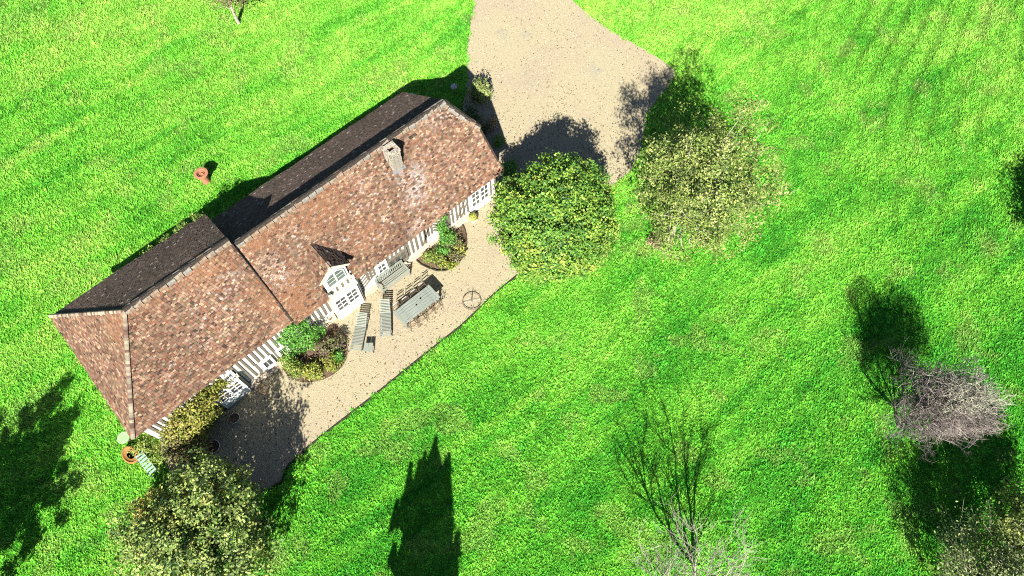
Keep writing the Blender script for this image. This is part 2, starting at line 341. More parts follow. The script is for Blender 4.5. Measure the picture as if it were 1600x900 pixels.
# ------------------------------------------------------------------ cottage
C = thing('cottage', 'long half-timbered cottage with brown clay tiled roofs', 'cottage', HO, HR)
def pl(p0, U, Vd):       # plane helper
    return Vector(p0), Vector(U).normalized(), Vector(Vd).normalized()
def tile_plane(name, p0, eave_dir, poly3, colf, parent, tw=.135, ex=.070, tl=.122, sag=.035, seed=0, smallmat=None):
    """clay tiles laid in courses on the flat roof face whose corners are poly3 (3D); p0 on the eave; one mesh, each tile its own slab"""
    rg = np.random.default_rng(seed+100)
    p0 = np.array(p0, float); U = np.array(eave_dir, float); U /= np.linalg.norm(U)
    P = np.array(poly3, float)-p0
    nrm = np.cross(P[1]-P[0], P[2]-P[0]); nrm /= np.linalg.norm(nrm)
    if nrm[2] < 0: nrm = -nrm
    W = np.cross(nrm, U);
    if W[2] < 0: W = -W
    pu = P@U; pv = P@W; vmax = pv.max(); vmin = pv.min(); m = len(P)
    VV = []; CC = []
    nc = int((vmax-vmin)/ex)+1
    for j in range(nc):
        v0 = vmin+j*ex-.03; vm = min(max(v0+ex*.5, vmin+1e-3), vmax-1e-3); us = []
        for k in range(m):
            a, b = (pu[k], pv[k]), (pu[(k+1) % m], pv[(k+1) % m])
            if (a[1]-vm)*(b[1]-vm) < 0: us.append(a[0]+(b[0]-a[0])*(vm-a[1])/(b[1]-a[1]))
        if len(us) < 2: continue
        u0, u1 = min(us), max(us)
        st = u0-(rg.random()*.3+(j % 2)*.5)*tw; k = int((u1-st)/tw)+1
        ua = st+np.arange(k)*tw; ub = ua+tw-.012; ua = np.maximum(ua, u0); ub = np.minimum(ub, u1); ok = ub-ua > .02; ua, ub = ua[ok], ub[ok]; k = len(ua)
        if not k: continue
        um = (ua+ub)/2; lift = sag*((vn(um, np.full(k, v0), 1.6, seed)-.5)*2)+.012; jit = rg.normal(0, .006, k); sk = rg.normal(0, .008, k)
        va = v0+rg.normal(0, .008, k); vb = np.minimum(va+tl, vmax)
        top_lo = lift+.032+jit; top_hi = lift+.012; th = .02
        def pt(u, v, nn): return p0+np.outer(u, U)+np.outer(v, W)+np.outer(nn, nrm)
        A = pt(ua, va+sk, top_lo); B = pt(ub, va-sk, top_lo+rg.normal(0, .004, k)); Cc = pt(ub, vb, top_hi); D = pt(ua, vb, top_hi)
        A2 = pt(ua, va+sk, top_lo-th-.012); B2 = pt(ub, va-sk, top_lo-th-.012); C2 = pt(ub, vb, top_hi-th); D2 = pt(ua, vb, top_hi-th)
        VV.append(np.stack([A, B, Cc, D, A2, B2, B, A, A2, A, D, D2, B, B2, C2, Cc], 1).reshape(-1, 4, 3))
        CC.append(np.repeat(colf(um, np.full(k, v0), rg), 4, 0))
    VV = np.concatenate(VV); CC = np.concatenate(CC); V = VV.reshape(-1, 3)
    o = npmesh(name, V, np.arange(len(V)).reshape(-1, 4), M['tile'], CC.clip(.004, .8), parent); o['kind'] = 'stuff'
    return o
PAL = np.array([[.125, .066, .043], [.085, .052, .040], [.125, .088, .070], [.22, .185, .135], [.032, .026, .022], [.088, .080, .052], [.16, .118, .09]])  # darkest entry: scattered dark tiles that paint the shadow in the gaps
def front_col(orange=(), white=(), dark=1.0, pw=(.13, .22, .21, .12, .11, .12, .09)):
    def f(u, v, rg):
        n = len(u); q = rg.random(n)[:, None]; c = (PAL[rg.choice(7, n, p=pw)]*q+PAL[rg.choice(7, n, p=pw)]*(1-q))*rg.uniform(.78, 1.2, n)[:, None]; c = c*np.array([1.40, 1.18, 1.05])
        t = fbm(u, v, 2.0, 5)[:, None]; c = c*(.62+.76*t)*(.85+.3*fbm(u, v*2.5, .8, 6)[:, None])
        for (cu, cv, ru, rv, st) in orange:
            k = np.clip(1.4-np.hypot((u-cu)/ru, (v-cv)/rv), 0, 1)*st*(rg.random(n) < .75); c = c+(np.array([.21, .10, .05])-c)*k[:, None]
        for (cu, cv, ru, rv, st) in white:
            k = np.clip(1.35-np.hypot((u-cu)/ru, (v-cv)/rv), 0, 1)*(rg.random(n) < st*np.clip(fbm(u, v, .5, 8)*2.0-.4, 0, 1)); c = c+(np.array([.31, .275, .255])-c)*(k*rg.uniform(.35, 1, n))[:, None]
        return c*dark
    return f
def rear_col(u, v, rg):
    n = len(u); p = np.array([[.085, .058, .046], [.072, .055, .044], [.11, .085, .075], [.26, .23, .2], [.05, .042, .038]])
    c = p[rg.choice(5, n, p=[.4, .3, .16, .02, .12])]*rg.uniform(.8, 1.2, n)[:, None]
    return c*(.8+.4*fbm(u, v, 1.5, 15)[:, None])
def slab(name, polys, m, parent, th=.10):
    mb = MB()
    for p in polys:
        a, b, c = Vector(p[0]), Vector(p[1]), Vector(p[2]); nn = (b-a).cross(c-a).normalized()
        if nn.z < 0: nn = -nn
        mb.prism([Vector(q)-nn*.012 for q in p], -nn*th)
    return mb.build(name, m, parent)
# key levels
BE, BR, BB, BX = (-.14, 2.64), (2.92, 5.72), (3.85, 4.25), (7.45, 2.0)      # right range: front eave, ridge, break of the rear slope, rear eave (y, z)
AE, AR, AX = (.0, 2.80), (3.03, 6.1), (7.1, 3.1)                       # left range: front eave, ridge, rear eave
XA, XR0 = -20.15, -17.05                                                # left range: left eave, hip apex
XJ = -12.25                                                             # join of the two ranges
XG, XH = .08, -.88                                                      # right range: verge, ridge end of the half hip
hipy = 1.55; hipz = BE[1]+(BR[1]-BE[1])*(hipy-BE[0])/(BR[0]-BE[0])
hipry = 3.95; hiprz = BB[1]-(BB[1]-BX[1])*(hipry-BB[0])/(BX[0]-BB[0])
Bf = [(XJ, *BE), (XG, *BE), (XG, hipy, hipz), (XH, *BR), (XJ, *BR)]
Bu = [(XJ, *BR), (XH, *BR), (XH+.55, *BB), (XJ, *BB)]
Bl = [(XJ, *BB), (XH+.55, *BB), (XG-.1, hipry, hiprz), (XG-.45, *BX), (XJ, *BX)]
Bh = [(XG, hipy, hipz), (XG-.1, hipry, hiprz), (XH+.55, *BB), (XH, *BR)]
Af = [(XA, *AE), (XJ, *AE), (XJ, *AR), (XR0, *AR)]
Ar = [(XJ, *AX), (XA+.05, *AX), (XR0, *AR), (XJ, *AR)]
Ah = [(XA+.05, *AX), (XA, *AE), (XR0, *AR)]
ys = BE[0]+9*.070*math.cos(math.atan2(BR[1]-BE[1], BR[0]-BE[0])); zs = BE[1]+9*.070*math.sin(math.atan2(BR[1]-BE[1], BR[0]-BE[0])); XD0, XD1 = -10.36, -8.88
Bf1 = [(XJ, *BE), (XD0, *BE), (XD0, *BR), (XJ, *BR)]; Bf2 = [(XD0, ys, zs), (XD1, ys, zs), (XD1, *BR), (XD0, *BR)]; Bf3 = [(XD1, *BE), (XG, *BE), (XG, hipy, hipz), (XH, *BR), (XD1, *BR)]
roofB = slab('roof', [Bf1, Bf2, Bf3, Bu, Bl, [Bh[0], Bh[1], Bh[3]]], M['deck'], C); roofB['label'] = 'brown tiled roof of the lower right range'
roofA = slab('roof', [Af, Ar, Ah], M['deck'], C); roofA['label'] = 'brown tiled hipped roof of the taller left range'
fcol = front_col([(3.6, 3.6, 1.6, 1.0, .55), (1.0, 3.9, .9, .4, .6), (.8, .8, .8, 1.4, .6), (4.9, 1.4, .8, .8, .35)], [(8.2, 2.1, .8, .9, .8), (7.9, 1.4, .6, .5, .55), (.8, 2.4, .6, .8, .4), (7.4, .3, .9, .3, .5), (2.3, 3.0, .6, .6, .2), (11.4, 3.9, 1.2, .6, .3), (6, 2, 6, 2, .06)])
for q in (Bf1, Bf2, Bf3): tile_plane('roof_tiles', (XJ, *BE), (1, 0, 0), q, fcol, roofB, seed=1)
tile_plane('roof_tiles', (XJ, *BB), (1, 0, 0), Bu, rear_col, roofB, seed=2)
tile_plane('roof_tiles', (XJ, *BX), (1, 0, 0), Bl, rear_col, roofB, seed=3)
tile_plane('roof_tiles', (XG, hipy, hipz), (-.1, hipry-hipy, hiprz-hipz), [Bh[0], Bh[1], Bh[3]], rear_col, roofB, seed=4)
tile_plane('roof_tiles', (XA, *AE), (1, 0, 0), Af, front_col([(6.6, 3.9, 1.2, .7, .45), (3.6, 4.2, .8, .4, .35), (7.6, 1.4, .5, 1.2, .5)], [(5.8, 2.2, 1.6, 1.2, .11), (3.4, 1.4, 1.2, 1., .08), (6.9, 3.0, .6, .5, .2)]), roofA, seed=5)
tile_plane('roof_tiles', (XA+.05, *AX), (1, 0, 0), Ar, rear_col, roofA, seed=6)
tile_plane('roof_tiles', (XA, *AE), (.05, AX[0]-AE[0], AX[1]-AE[1]), Ah, front_col([(3.2, 3.6, .9, .9, .5)], [], 1.02, (.12, .24, .26, .16, .07, .08, .07)), roofA, seed=7)
# ridge tiles, each its own half-round piece bedded in mortar
M['ridge_b'] = mat('ridge_clay', (.19, .125, .085), .95, .1, noise=[(9, .5, .7, (.24, .20, .15), 4)], bump=(30, .6, .02))
M['ridge_c'] = mat('ridge_grey', (.17, .16, .14), .95, .1, noise=[(9, .5, .7, (.25, .23, .19), 4)], bump=(30, .6, .02))
M['joint'] = mat('ridge_joint', (.035, .03, .026), 1, .05, noise=[(20, .5, .7, (.09, .075, .06), 3)])
def half_round(L, r, n=6):
    mb = MB(); pr = [(r*math.cos(math.pi*k/n)*1.15, r*math.sin(math.pi*k/n)-.05) for k in range(n+1)]
    for k in range(n): mb.quad([(-L/2, *pr[k]), (L/2, pr[k][0], pr[k][1]*1.06), (L/2, pr[k+1][0], pr[k+1][1]*1.06), (-L/2, *pr[k+1])])
    mb.quad([(L/2, y, z*1.06) for y, z in pr]); mb.quad([(-L/2, y, z) for y, z in pr][::-1]); return mb
RT = [half_round(.325, .175).mesh('ridge_tile', M[k]) for k in ('ridge', 'ridge', 'ridge_c', 'ridge_b')]
def ridge_run(p, q, parent, step=.36):
    p, q = Vector(p), Vector(q); d = q-p; n = max(1, round(d.length/step)); u = d.normalized()
    rot = u.to_track_quat('X', 'Z').to_euler()
    MB().tube([p, q], .15, 8).build('mortar_bed', M['joint'], parent)
    for k in range(n):
        o = link('ridge_tile', random.choice(RT), parent); o.location = p+d*((k+.5)/n)+Vector((0, random.uniform(-.012, .012), random.uniform(-.008, .012)))
        o.rotation_euler = (rot[0]+random.gauss(0, .03), rot[1]+random.gauss(0, .015), rot[2]+random.gauss(0, .025)); o.scale = (d.length/n/.36, 1, 1)
ridge_run((XJ+.1, BR[0], BR[1]+.03), (XH+.05, BR[0], BR[1]+.03), roofB)
ridge_run((XR0, AR[0], AR[1]+.03), (XJ+.02, AR[0], AR[1]+.03), roofA)
ridge_run((XH, BR[0], BR[1]+.03), (XG, hipy, hipz+.03), roofB, .3)
def bonnets(p, q, parent, r=.075, step=.12, col=(.2, .13, .1)):       # small overlapping hip tiles
    p, q = Vector(p), Vector(q); d = q-p; n = int(d.length/step); mb = MB(); u = d.normalized(); s = u.cross(Vector((0, 0, 1))).normalized(); w = s.cross(u)
    for k in range(n):
        a = p+d*(k/n); pr = []; cc = tuple(PAL[random.choice((2, 3, 3, 6, 1, 3))]*random.uniform(.9, 1.5))
        for e in (-1, -.6, 0, .6, 1): pr.append(s*e*r*1.3+w*(.07-.075*abs(e)**1.5))
        for i in range(4): mb.quad([a+pr[i]+w*.03, a+pr[i+1]+w*.03, a+u*step*1.3+pr[i+1]*.92, a+u*step*1.3+pr[i]*.92], cc)
        mb.quad([a+x+w*.03 for x in pr]+[a+x*.8-w*.03 for x in pr[::-1]], tuple(.3*np.array(cc)))
    o = mb.build('hip_tiles', M['tile'], parent); o['kind'] = 'stuff'
bonnets((XA, AE[0], AE[1]+.03), (XR0, AR[0], AR[1]+.03), roofA)
bonnets((XA+.05, AX[0], AX[1]+.03), (XR0, AR[0], AR[1]+.03), roofA)
def verge(p, q, parent, w=.13, th=.06, mk='ridge'):
    p, q = Vector(p), Vector(q); mb = MB(); d = (q-p); n = int(d.length/.25)
    for k in range(n):
        a = p+d*k/n; b = p+d*(k+.96)/n; z = Vector((0, 0, random.uniform(-.008, .012)))
        mb.prism([a+z, b+z, b+z+Vector((-w, 0, 0)), a+z+Vector((-w, 0, 0))], (0, 0, th))
    return mb.build('verge_course', M[mk], parent)
verge((XG+.02, BE[0], BE[1]+.03), (XG+.02, hipy, hipz+.03), roofB, .09, .045, 'deck')
verge((XJ+.03, AE[0], AE[1]+.02), (XJ+.03, AR[0], AR[1]+.02), roofA, .1, .045, 'deck')
# walls
BW, AW = .30, .14        # y of the front wall faces
mb = MB()
mb.prism([(-.06, BW, 0), (-.06, BR[0], 0), (-.06, BX[0]-.3, 0), (-.06, BX[0]-.3, BX[1]-.02), (-.06, BB[0], BB[1]-.25), (-.06, hipy+.5, hipz-.2), (-.06, BW, BE[1]+.1)][::-1], (-.3, 0, 0))
mb.box((-6.2, BW+.15, 1.37), (11.7, .3, 2.74)); mb.box((-6.4, BX[0]-.45, .95), (12, .25, 1.7))
wallB = mb.build('wall', M['render'], C); wallB['label'] = 'white plastered wall with grey timbers, right range'
mb = MB()
mb.box((-16, AW+.15, 1.42), (7.5, .3, 2.84)); mb.box((-16, AX[0]-.45, 1.5), (7.5, .25, 3.0)); mb.box((-19.6, 3.45, 1.42), (.3, 6.3, 2.84))
mb.prism([(XJ-.1, AW, 0), (XJ-.1, AX[0]-.35, 0), (XJ-.1, AX[0]-.35, AX[1]+.1), (XJ-.1, AR[0], AR[1]-.2), (XJ-.1, AW, AE[1]+.05)], (-.25, 0, 0))
wallA = mb.build('wall', M['render'], C); wallA['label'] = 'white plastered wall with grey timbers, left range'
def timber(wall, x0, z0, x1, z1, y, w=.105, d=.05):
    L = math.hypot(x1-x0, z1-z0); beam(wall, 'timber', 'timber', ((x0+x1)/2, y-d/2+.012, (z0+z1)/2), (w, d, L), (0, math.atan2(x1-x0, z1-z0), 0))
def studs(wall, x0, x1, y, z0=.42, z1=2.6, step=.265, skip=()):
    n = max(1, round((x1-x0)/step))
    for k in range(n+1):
        x = x0+(x1-x0)*k/n+random.uniform(-.015, .015)
        timber(wall, x, z0, x+random.uniform(-.02, .02), z1, y, random.uniform(.09, .12))
def braces(wall, x0, x1, y, n=4, s=1, z0=.45, z1=2.2):        # raking struts filling a panel
    for k in range(n):
        t = (k+.5)/n
        if s > 0: timber(wall, x0+(x1-x0)*.05, z0+(z1-z0)*t*.8, x1, z0+(z1-z0)*(t*.8+.30), y, .10, .045)
        else: timber(wall, x0, z0+(z1-z0)*(t*.8+.30), x1-(x1-x0)*.05, z0+(z1-z0)*t*.8, y, .10, .045)
studs(wallB, -12.1, -10.55, BW, .72); timber(wallB, -12.15, .5, -11.45, .78, BW, .09); timber(wallB, -12.1, .42, -11.7, .6, BW, .08)
braces(wallB, -8.75, -7.85, BW, 5, 1)
studs(wallB, -8.25, -7.85, BW, 1.0, 2.6)
studs(wallB, -7.0, -5.95, BW, 1.45, 2.6); studs(wallB, -5.8, -4.75, BW); timber(wallB, -4.95, .45, -4.35, 1.9, BW, .09); studs(wallB, -4.7, -4.3, BW, .9, 2.6); studs(wallB, -3.7, -3.3, BW)
braces(wallB, -4.2, -3.75, BW, 5, -1); studs(wallB, -3.2, -2.0, BW); timber(wallB, -2.75, .42, -2.0, 2.0, BW, .09); timber(wallB, -2.45, .42, -1.95, 1.5, BW, .08)
studs(wallB, -.45, -.12, BW)
studs(wallA, -14.75, -12.45, AW, 1.3, 2.8); studs(wallA, -13.95, -13.75, AW, .3, 1.3, .2); timber(wallA, -14.75, .3, -14.72, 1.3, AW); studs(wallA, -15.5, -15.0, AW, .3, 2.8, .25)
studs(wallA, -19.5, -17.2, AW, .3, 2.8); studs(wallA, -17.0, -15.6, AW, 1.85, 2.8)
for (x0, x1) in ((-12.15, -10.5), (-8.8, -1.95), (-.5, -.05)):
    beam(wallB, 'sill_beam', 'sill', ((x0+x1)/2, BW-.05, .37), (x1-x0, .12, .12))
    beam(wallB, 'plinth', 'plinth', ((x0+x1)/2, BW-.09, .155), (x1-x0-.01, .22, .31))
beam(wallA, 'sill_beam', 'sill', (-13.95, AW-.05, .26), (3.3, .14, .10)); beam(wallA, 'plinth', 'plinth', (-13.95, AW-.12, .105), (3.25, .30, .21))
beam(wallA, 'sill_beam', 'sill', (-18.4, AW-.05, .26), (2.4, .14, .10))
beam(wallB, 'wall_plate', 'timber', (-6.2, BW-.03, 2.62), (11.9, .1, .1)); beam(wallA, 'wall_plate', 'timber', (-16, AW-.03, 2.80), (7.4, .1, .1))
# doors and windows (local: x across, z up, outward = -y)
def casement(x, y, z, w, h, cols, rws, name='window', frame='white', gl='glass', panel=0.0, kick=0.0, depth=.10, label=None, leafs=2):
    """a framed opening: frame, leaves with glazing bars and single panes; panel = solid lower part"""
    mb = MB(); f = .06
    mb.box((0, -depth/2, h-f/2), (w, depth, f)); mb.box((-w/2+f/2, -depth/2, (h-f)/2), (f, depth, h-f)); mb.box((w/2-f/2, -depth/2, (h-f)/2), (f, depth, h-f))
    if not panel: mb.box((0, -depth/2-.02, .03), (w-2*f, depth+.04, .06))
    o = mb.build(name, M[frame], C); o.location = (x, y, z)
    if label: o['label'] = label
    lw = (w-2*f)/leafs; base = panel+kick if panel else .06
    for k in range(leafs):
        cx = -w/2+f+lw*(k+.5); mb = MB(); st = .055; yy = -depth+.035; z0 = base; z1 = h-f
        for sx in (-1, 1): mb.box((cx+sx*(lw/2-st/2-.003), yy, (z0+z1)/2), (st, .04, z1-z0))
        gw = lw-2*st-.006
        mb.box((cx, yy, z1-st/2), (gw, .04, st)); mb.box((cx, yy, z0+st/2), (gw, .04, st))
        gh = z1-z0-2*st
        for i in range(1, cols): mb.box((cx-gw/2+gw*i/cols, yy, z0+st+gh/2), (.028, .032, gh))
        for j in range(1, rws): mb.box((cx, yy-.001, z0+st+gh*j/rws), (gw, .030, .028))
        if panel:
            mb.box((cx, yy+.004, kick+panel/2), (lw-.012, .036, panel)); mb.box((cx, yy-.018, kick+panel*.5), (lw*.62, .02, panel*.55))
        mb.build('leaf', M[frame], o)
        if kick: beam(o, 'kickboard', 'kick', (cx, yy-.008, kick/2), (lw-.012, .05, kick-.006))
        for i in range(cols):
            for j in range(rws):
                beam(o, 'pane', gl, (cx-gw/2+gw*(i+.5)/cols, yy+.014, z0+st+gh*(j+.5)/rws), (gw/cols-.03, .008, gh/rws-.03), (random.uniform(-.012, .012), 0, random.uniform(-.012, .012)))
    if panel: beam(o, 'handle', 'iron', (-.06, -depth-.005, base+.12), (.02, .04, .12))
    return o
casement(-9.66, .02, 0, 1.38, 1.98, 2, 3, 'door', panel=.42, kick=.34, label='white glazed double doors under the dormer')
casement(-1.18, BW, .06, 1.28, 1.85, 2, 3, 'door', panel=.48, kick=.0, label='white glazed double doors at the right end')
casement(-16.25, -.10, 0.04, 1.32, 1.75, 2, 3, 'door', panel=.40, kick=.32, label='white glazed double doors in tree shade')
casement(-7.42, BW-.02, .46, .62, 1.3, 2, 3, 'window', leafs=1, label='small white window beside the bench')
casement(-6.5, BW-.01, .47, 1.15, .98, 1, 1, 'window', 'timber', leafs=3, label='wide dark-framed window behind the bench')
casement(-14.25, AW-.02, .30, .60, .92, 2, 1, 'window', leafs=1, label='small white casement nearer the shaded doors')
casement(-13.40, AW-.02, .36, .56, .92, 2, 1, 'window', leafs=1, label='small white casement beside the climber')
casement(-15.82, AW-.02, 1.85, .5, .5, 2, 1, 'window', leafs=1, label='little white light above the shaded doors')
# stone jambs of the projecting shaded doors and of the dormer doors
mb = MB(); mb.box((-9.0+.08, .16, 1.0), (.1, .30, 2.0)); mb.box((-10.33-.07, .16, 1.0), (.1, .30, 2.0)); mb.box((-9.66, .18, 2.02), (1.62, .34, .07)); mb.build('door_case', M['sill'], C)
mb = MB(); mb.box((-16.25, .03, 1.82), (1.5, .3, .06)); mb.box((-15.54, .03, .9), (.08, .24, 1.8)); mb.box((-16.96, .03, .9), (.08, .24, 1.8)); mb.build('door_case', M['sill'], C)
# dormer
dx0, dx1, dz, dap = -10.30, -8.94, 3.80, 4.47; dxm = (dx0+dx1)/2; dw = .62
slope = (BR[1]-BE[1])/(BR[0]-BE[0])
ry = lambda z: BE[0]+(z-BE[1])/slope
D = MB()
D.prism([(dx0+.06, .25, 2.06), (dx1-.06, .25, 2.06), (dx1-.06, .25, dz), (dxm, .25, dap-.12), (dx0+.06, .25, dz)], (0, .16, 0))
for x in (dx0+.06, dx1-.16): D.prism([(x, .41, 2.6), (x, .41, dz), (x, ry(dz)+.1, dz), (x, .43, 2.6)], (.1, 0, 0))
dorm = D.build('dormer', M['render'], C); dorm['label'] = 'gabled dormer with a small pane window above the double doors'
dr = MB(); fy = .15
for s in (-1, 1):
    xe = dxm+s*.80; ze = dz-.05
    q = [(dxm, fy, dap), (dxm, ry(dap), dap), (xe, ry(ze), ze), (xe, fy, ze)]
    dr.prism(q, (0, 0, -.07))
dr.build('dormer_roof', M['deck'], dorm)
for s in (-1, 1):
    xe = dxm+s*.82; ze = dz-.06
    q = [(xe, fy-.02, ze), (xe, ry(ze)+.05, ze), (dxm, ry(dap)+.05, dap), (dxm, fy-.02, dap)]
    tile_plane('dormer_tiles', q[0], (0, 1, 0), q, front_col([], []) if s < 0 else rear_col, dorm, seed=20+s, sag=.01)
for s in (-1, 1):
    xe = dxm+s*.80; ze = dz-.09; L = math.hypot(xe-dxm, dap-.03-ze)
    beam(dorm, 'bargeboard', 'sill', ((xe+dxm)/2, fy+.0, (ze+dap-.03)/2-.02), (L, .05, .13), (0, math.atan2(dap-.03-ze, xe-dxm) if s > 0 else -math.atan2(dap-.03-ze, dxm-xe), 0))
for k in range(4):
    x = dx0+.2+k*.3; timber(dorm, x, 2.08, x, 2.72, .255, .10, .04)
beam(dorm, 'dormer_sill', 'sill', (dxm, .19, 2.74), (1.3, .14, .08))
M['dwhite'] = mat('pale_grey_paint', (.42, .47, .44), .6, .3, noise=[(7, .5, .8, (.34, .38, .35), 4)])
def dorm_win():
    w, h = .98, 1.02; mb = MB(); y = .02; ch = .28
    outer = [(-w/2, 0), (w/2, 0), (w/2, h-ch*.9), (w/2-ch, h), (-w/2+ch, h), (-w/2, h-ch*.9)]
    n = len(outer); inner = [(x*.88, .06+(z-.0)*.88) for x, z in outer]
    for k in range(n):
        a, b = outer[k], outer[(k+1) % n]; c, d = inner[(k+1) % n], inner[k]
        mb.prism([(a[0], -.05, a[1]), (b[0], -.05, b[1]), (c[0], -.05, c[1]), (d[0], -.05, d[1])][::-1], (0, .07, 0))
    mb.box((0, -.025, .5), (.09, .05, .9))
    for z in (.34, .64): mb.box((-.23, -.02, z), (.36, .035, .03)); mb.box((.23, -.02, z), (.36, .035, .03))
    o = mb.build('dormer_window', M['dwhite'], dorm); o.location = (dxm, .25, 2.80)
    return o
dwin = dorm_win()
def pane_poly(x0, x1, z0, z1, cut=None):
    mb = MB(); p = [(x0, 0, z0), (x1, 0, z0), (x1, 0, z1), (x0, 0, z1)]
    if cut == 'l': p = [(x0, 0, z0), (x1, 0, z0), (x1, 0, z1), (x0+.2, 0, z1), (x0, 0, z1-.18)]
    if cut == 'r': p = [(x0, 0, z0), (x1, 0, z0), (x1, 0, z1-.18), (x1-.2, 0, z1), (x0, 0, z1)]
    mb.prism(p, (0, .008, 0)); o = mb.build('pane', M['palegl'], dorm); o.location = (dxm, .224, 2.80); return o
for s in (-1, 1):
    for j, (a, b) in enumerate(((.06, .325), (.355, .625), (.655, .95))):
        x0, x1 = (-.42, -.045) if s < 0 else (.045, .42); pane_poly(x0, x1, a, b, ('l' if s < 0 else 'r') if j == 2 else None)
# chimney
ch = MB(); cx0, cx1, cy0, cy1, cz0, cz1 = -4.68, -4.12, 1.98, 2.52, 3.9, 6.1
mb = MB(); mb.box(((cx0+cx1)/2, (cy0+cy1)/2, (cz0+5.95)/2), (cx1-cx0, cy1-cy0, 5.95-cz0))
chim = mb.build('chimney', M['chim'], C); chim['label'] = 'pale stone chimney stack near the ridge'
mb = MB(); cxm, cym = (cx0+cx1)/2, (cy0+cy1)/2; W2, H2 = (cx1-cx0)/2+.03, (cy1-cy0)/2+.03
for (a, b, c, d) in ((-W2, W2, -H2, -.11), (-W2, W2, .11, H2), (-W2, -.15, -.11, .11), (.15, W2, -.11, .11)):
    mb.box((cxm+(a+b)/2, cym+(c+d)/2, 6.03), (b-a, d-c, .16))
mb.build('chimney_cap', M['chim'], chim)
beam(chim, 'flue', 'terra', (cxm, cym, 5.965), (.3, .22, .03)); beam(chim, 'flue_opening', 'black', (cxm+.03, cym+.02, 5.985), (.2, .14, .02))
mb = MB(); sl = math.atan(slope)
mb.box((cxm, cy0-.05, BE[1]+slope*(cy0-.05-BE[0])+.07), (.68, .16, .02), mtx=Matrix.Rotation(sl, 3, 'X')); mb.build('flashing', M['zinc'], chim)
# stone courses on the stack
for j in range(7):
    z = 4.35+j*.2
    for k in range(3): beam(chim, 'stone', 'chim', (cx0+.1+k*.18+(j % 2)*.02, cy0-.006, z+.1), (.165, .03, .185))
# little rooflights on the steep rear slope
for xx in (-6.85, -8.45, -10.2):
    zz = (BR[1]+BB[1])/2-.12; yy = BR[0]+(BR[1]-zz)*(BB[0]-BR[0])/(BR[1]-BB[1])
    a = math.atan2(BR[1]-BB[1], BB[0]-BR[0])
    beam(roofB, 'rooflight', 'zinc', (xx, yy+.06, zz+.05), (.5, .34, .05), (-a, 0, 0)); beam(roofB, 'rooflight_pane', 'glass', (xx, yy+.085, zz+.07), (.42, .26, .05), (-a, 0, 0))
# rafter feet under the front eave
for x in np.arange(-12.0, -.2, .45): 
    if not (-10.5 < x < -8.8): beam(roofB, 'rafter_foot', 'timber', (float(x), .08, 2.72), (.08, .36, .09), (math.atan(slope), 0, 0))

# ------------------------------------------------------------------ furniture on the terrace
def lounger(loc, rz, label):
    t = thing('sun_lounger', label, 'lounger', loc, rz, 'wooden sun loungers on the gravel')
    L, W = 1.85, .54; zb = .30; hin = 1.22; ang = R(24); Lb = .66
    for s in (-1, 1):
        beam(t, 'side_rail', 'teak', (s*(W/2-.02), L/2-.32, zb-.035), (.035, 1.26, .07))
        mb = MB(); mb.box((0, 0, 0), (.035, Lb, .05)); o = mb.build('back_rail', M['teak'], t); o.location = (s*(W/2-.06), hin+Lb/2*math.cos(ang), zb+Lb/2*math.sin(ang)-.02); o.rotation_euler = (ang, 0, 0)
        for y in (.12, 1.12): beam(t, 'leg', 'teak', (s*(W/2-.02), y, .15), (.05, .06, .30))
        beam(t, 'ground_rail', 'teak', (s*(W/2-.02), 1.45, .2), (.03, .62, .05))
        beam(t, 'leg', 'teak', (s*(W/2-.02), 1.72, .11), (.05, .06, .22))
    n = 17
    for k in range(n): beam(t, 'slat', 'teak', (0, .03+k*(1.18/(n-1)), zb+.012), (W, .042, .022))
    for k in range(9):
        d = .03+k*.076; beam(t, 'slat', 'teak', (0, hin+d*math.cos(ang), zb+d*math.sin(ang)+.014), (W-.02, .048, .022), (ang, 0, 0))
    beam(t, 'back_prop', 'teak', (0, hin+.42, zb-.02), (.4, .03, .03))
    return t
def lounger_at(foot, head, label):
    d = Vector(head)-Vector(foot); return lounger((*foot, .01), math.atan2(d.y, d.x)-math.pi/2, label)
lounger_at((-7.40, 11.25), (-7.20, 13.1), 'grey slatted wooden sun lounger next to the little low table')
lounger_at((-6.04, 11.95), (-6.20, 13.8), 'grey slatted wooden sun lounger beside the end of the dining table')
# little low table
t = thing('low_table', 'small square pale wooden low table at the foot of a lounger', 'table', (-6.80, 11.38, .01), R(1))
for s in (-1, 1):
    for k in range(2): beam(t, 'board', 'teak', (s*.108, -.108+k*.216, .36), (.205, .205, .025))
    for k in (-1, 1): beam(t, 'leg', 'teak', (s*.19, k*.19, .172), (.045, .045, .35))
    beam(t, 'apron', 'teak', (s*.19, 0, .31), (.025, .33, .06))
# dining table
tc = hw(-7.27, -2.18)
t = thing('dining_table', 'long weathered grey plank dining table with a parasol hole', 'table', (tc.x, tc.y, .01), HR)
TL, TW = 2.2, .88
for k in range(6):
    y = -TW/2+.07+k*((TW-.14)/5); beam(t, 'plank', 'teakt', (random.uniform(-.002, .002), y, .735+random.uniform(-.003, .003)), (TL-.32, .128, .03), (0, 0, 0))
for s in (-1, 1):
    beam(t, 'end_board', 'teakt', (s*(TL/2-.075), 0, .736), (.15, TW, .034))
    beam(t, 'apron', 'teakt', (s*(TL/2-.14), 0, .665), (.03, TW-.2, .09)); beam(t, 'apron', 'teakt', (0, s*(TW/2-.09), .665), (TL-.26, .03, .09))
    for q in (-1, 1): beam(t, 'leg', 'teakt', (s*(TL/2-.10), q*(TW/2-.09), .36), (.085, .085, .72))
MB().lathe([(.03, 0), (.04, .004), (.04, .012), (.0, .012)], 12).build('parasol_hole', M['black'], t).location = (-.02, .0, .752)
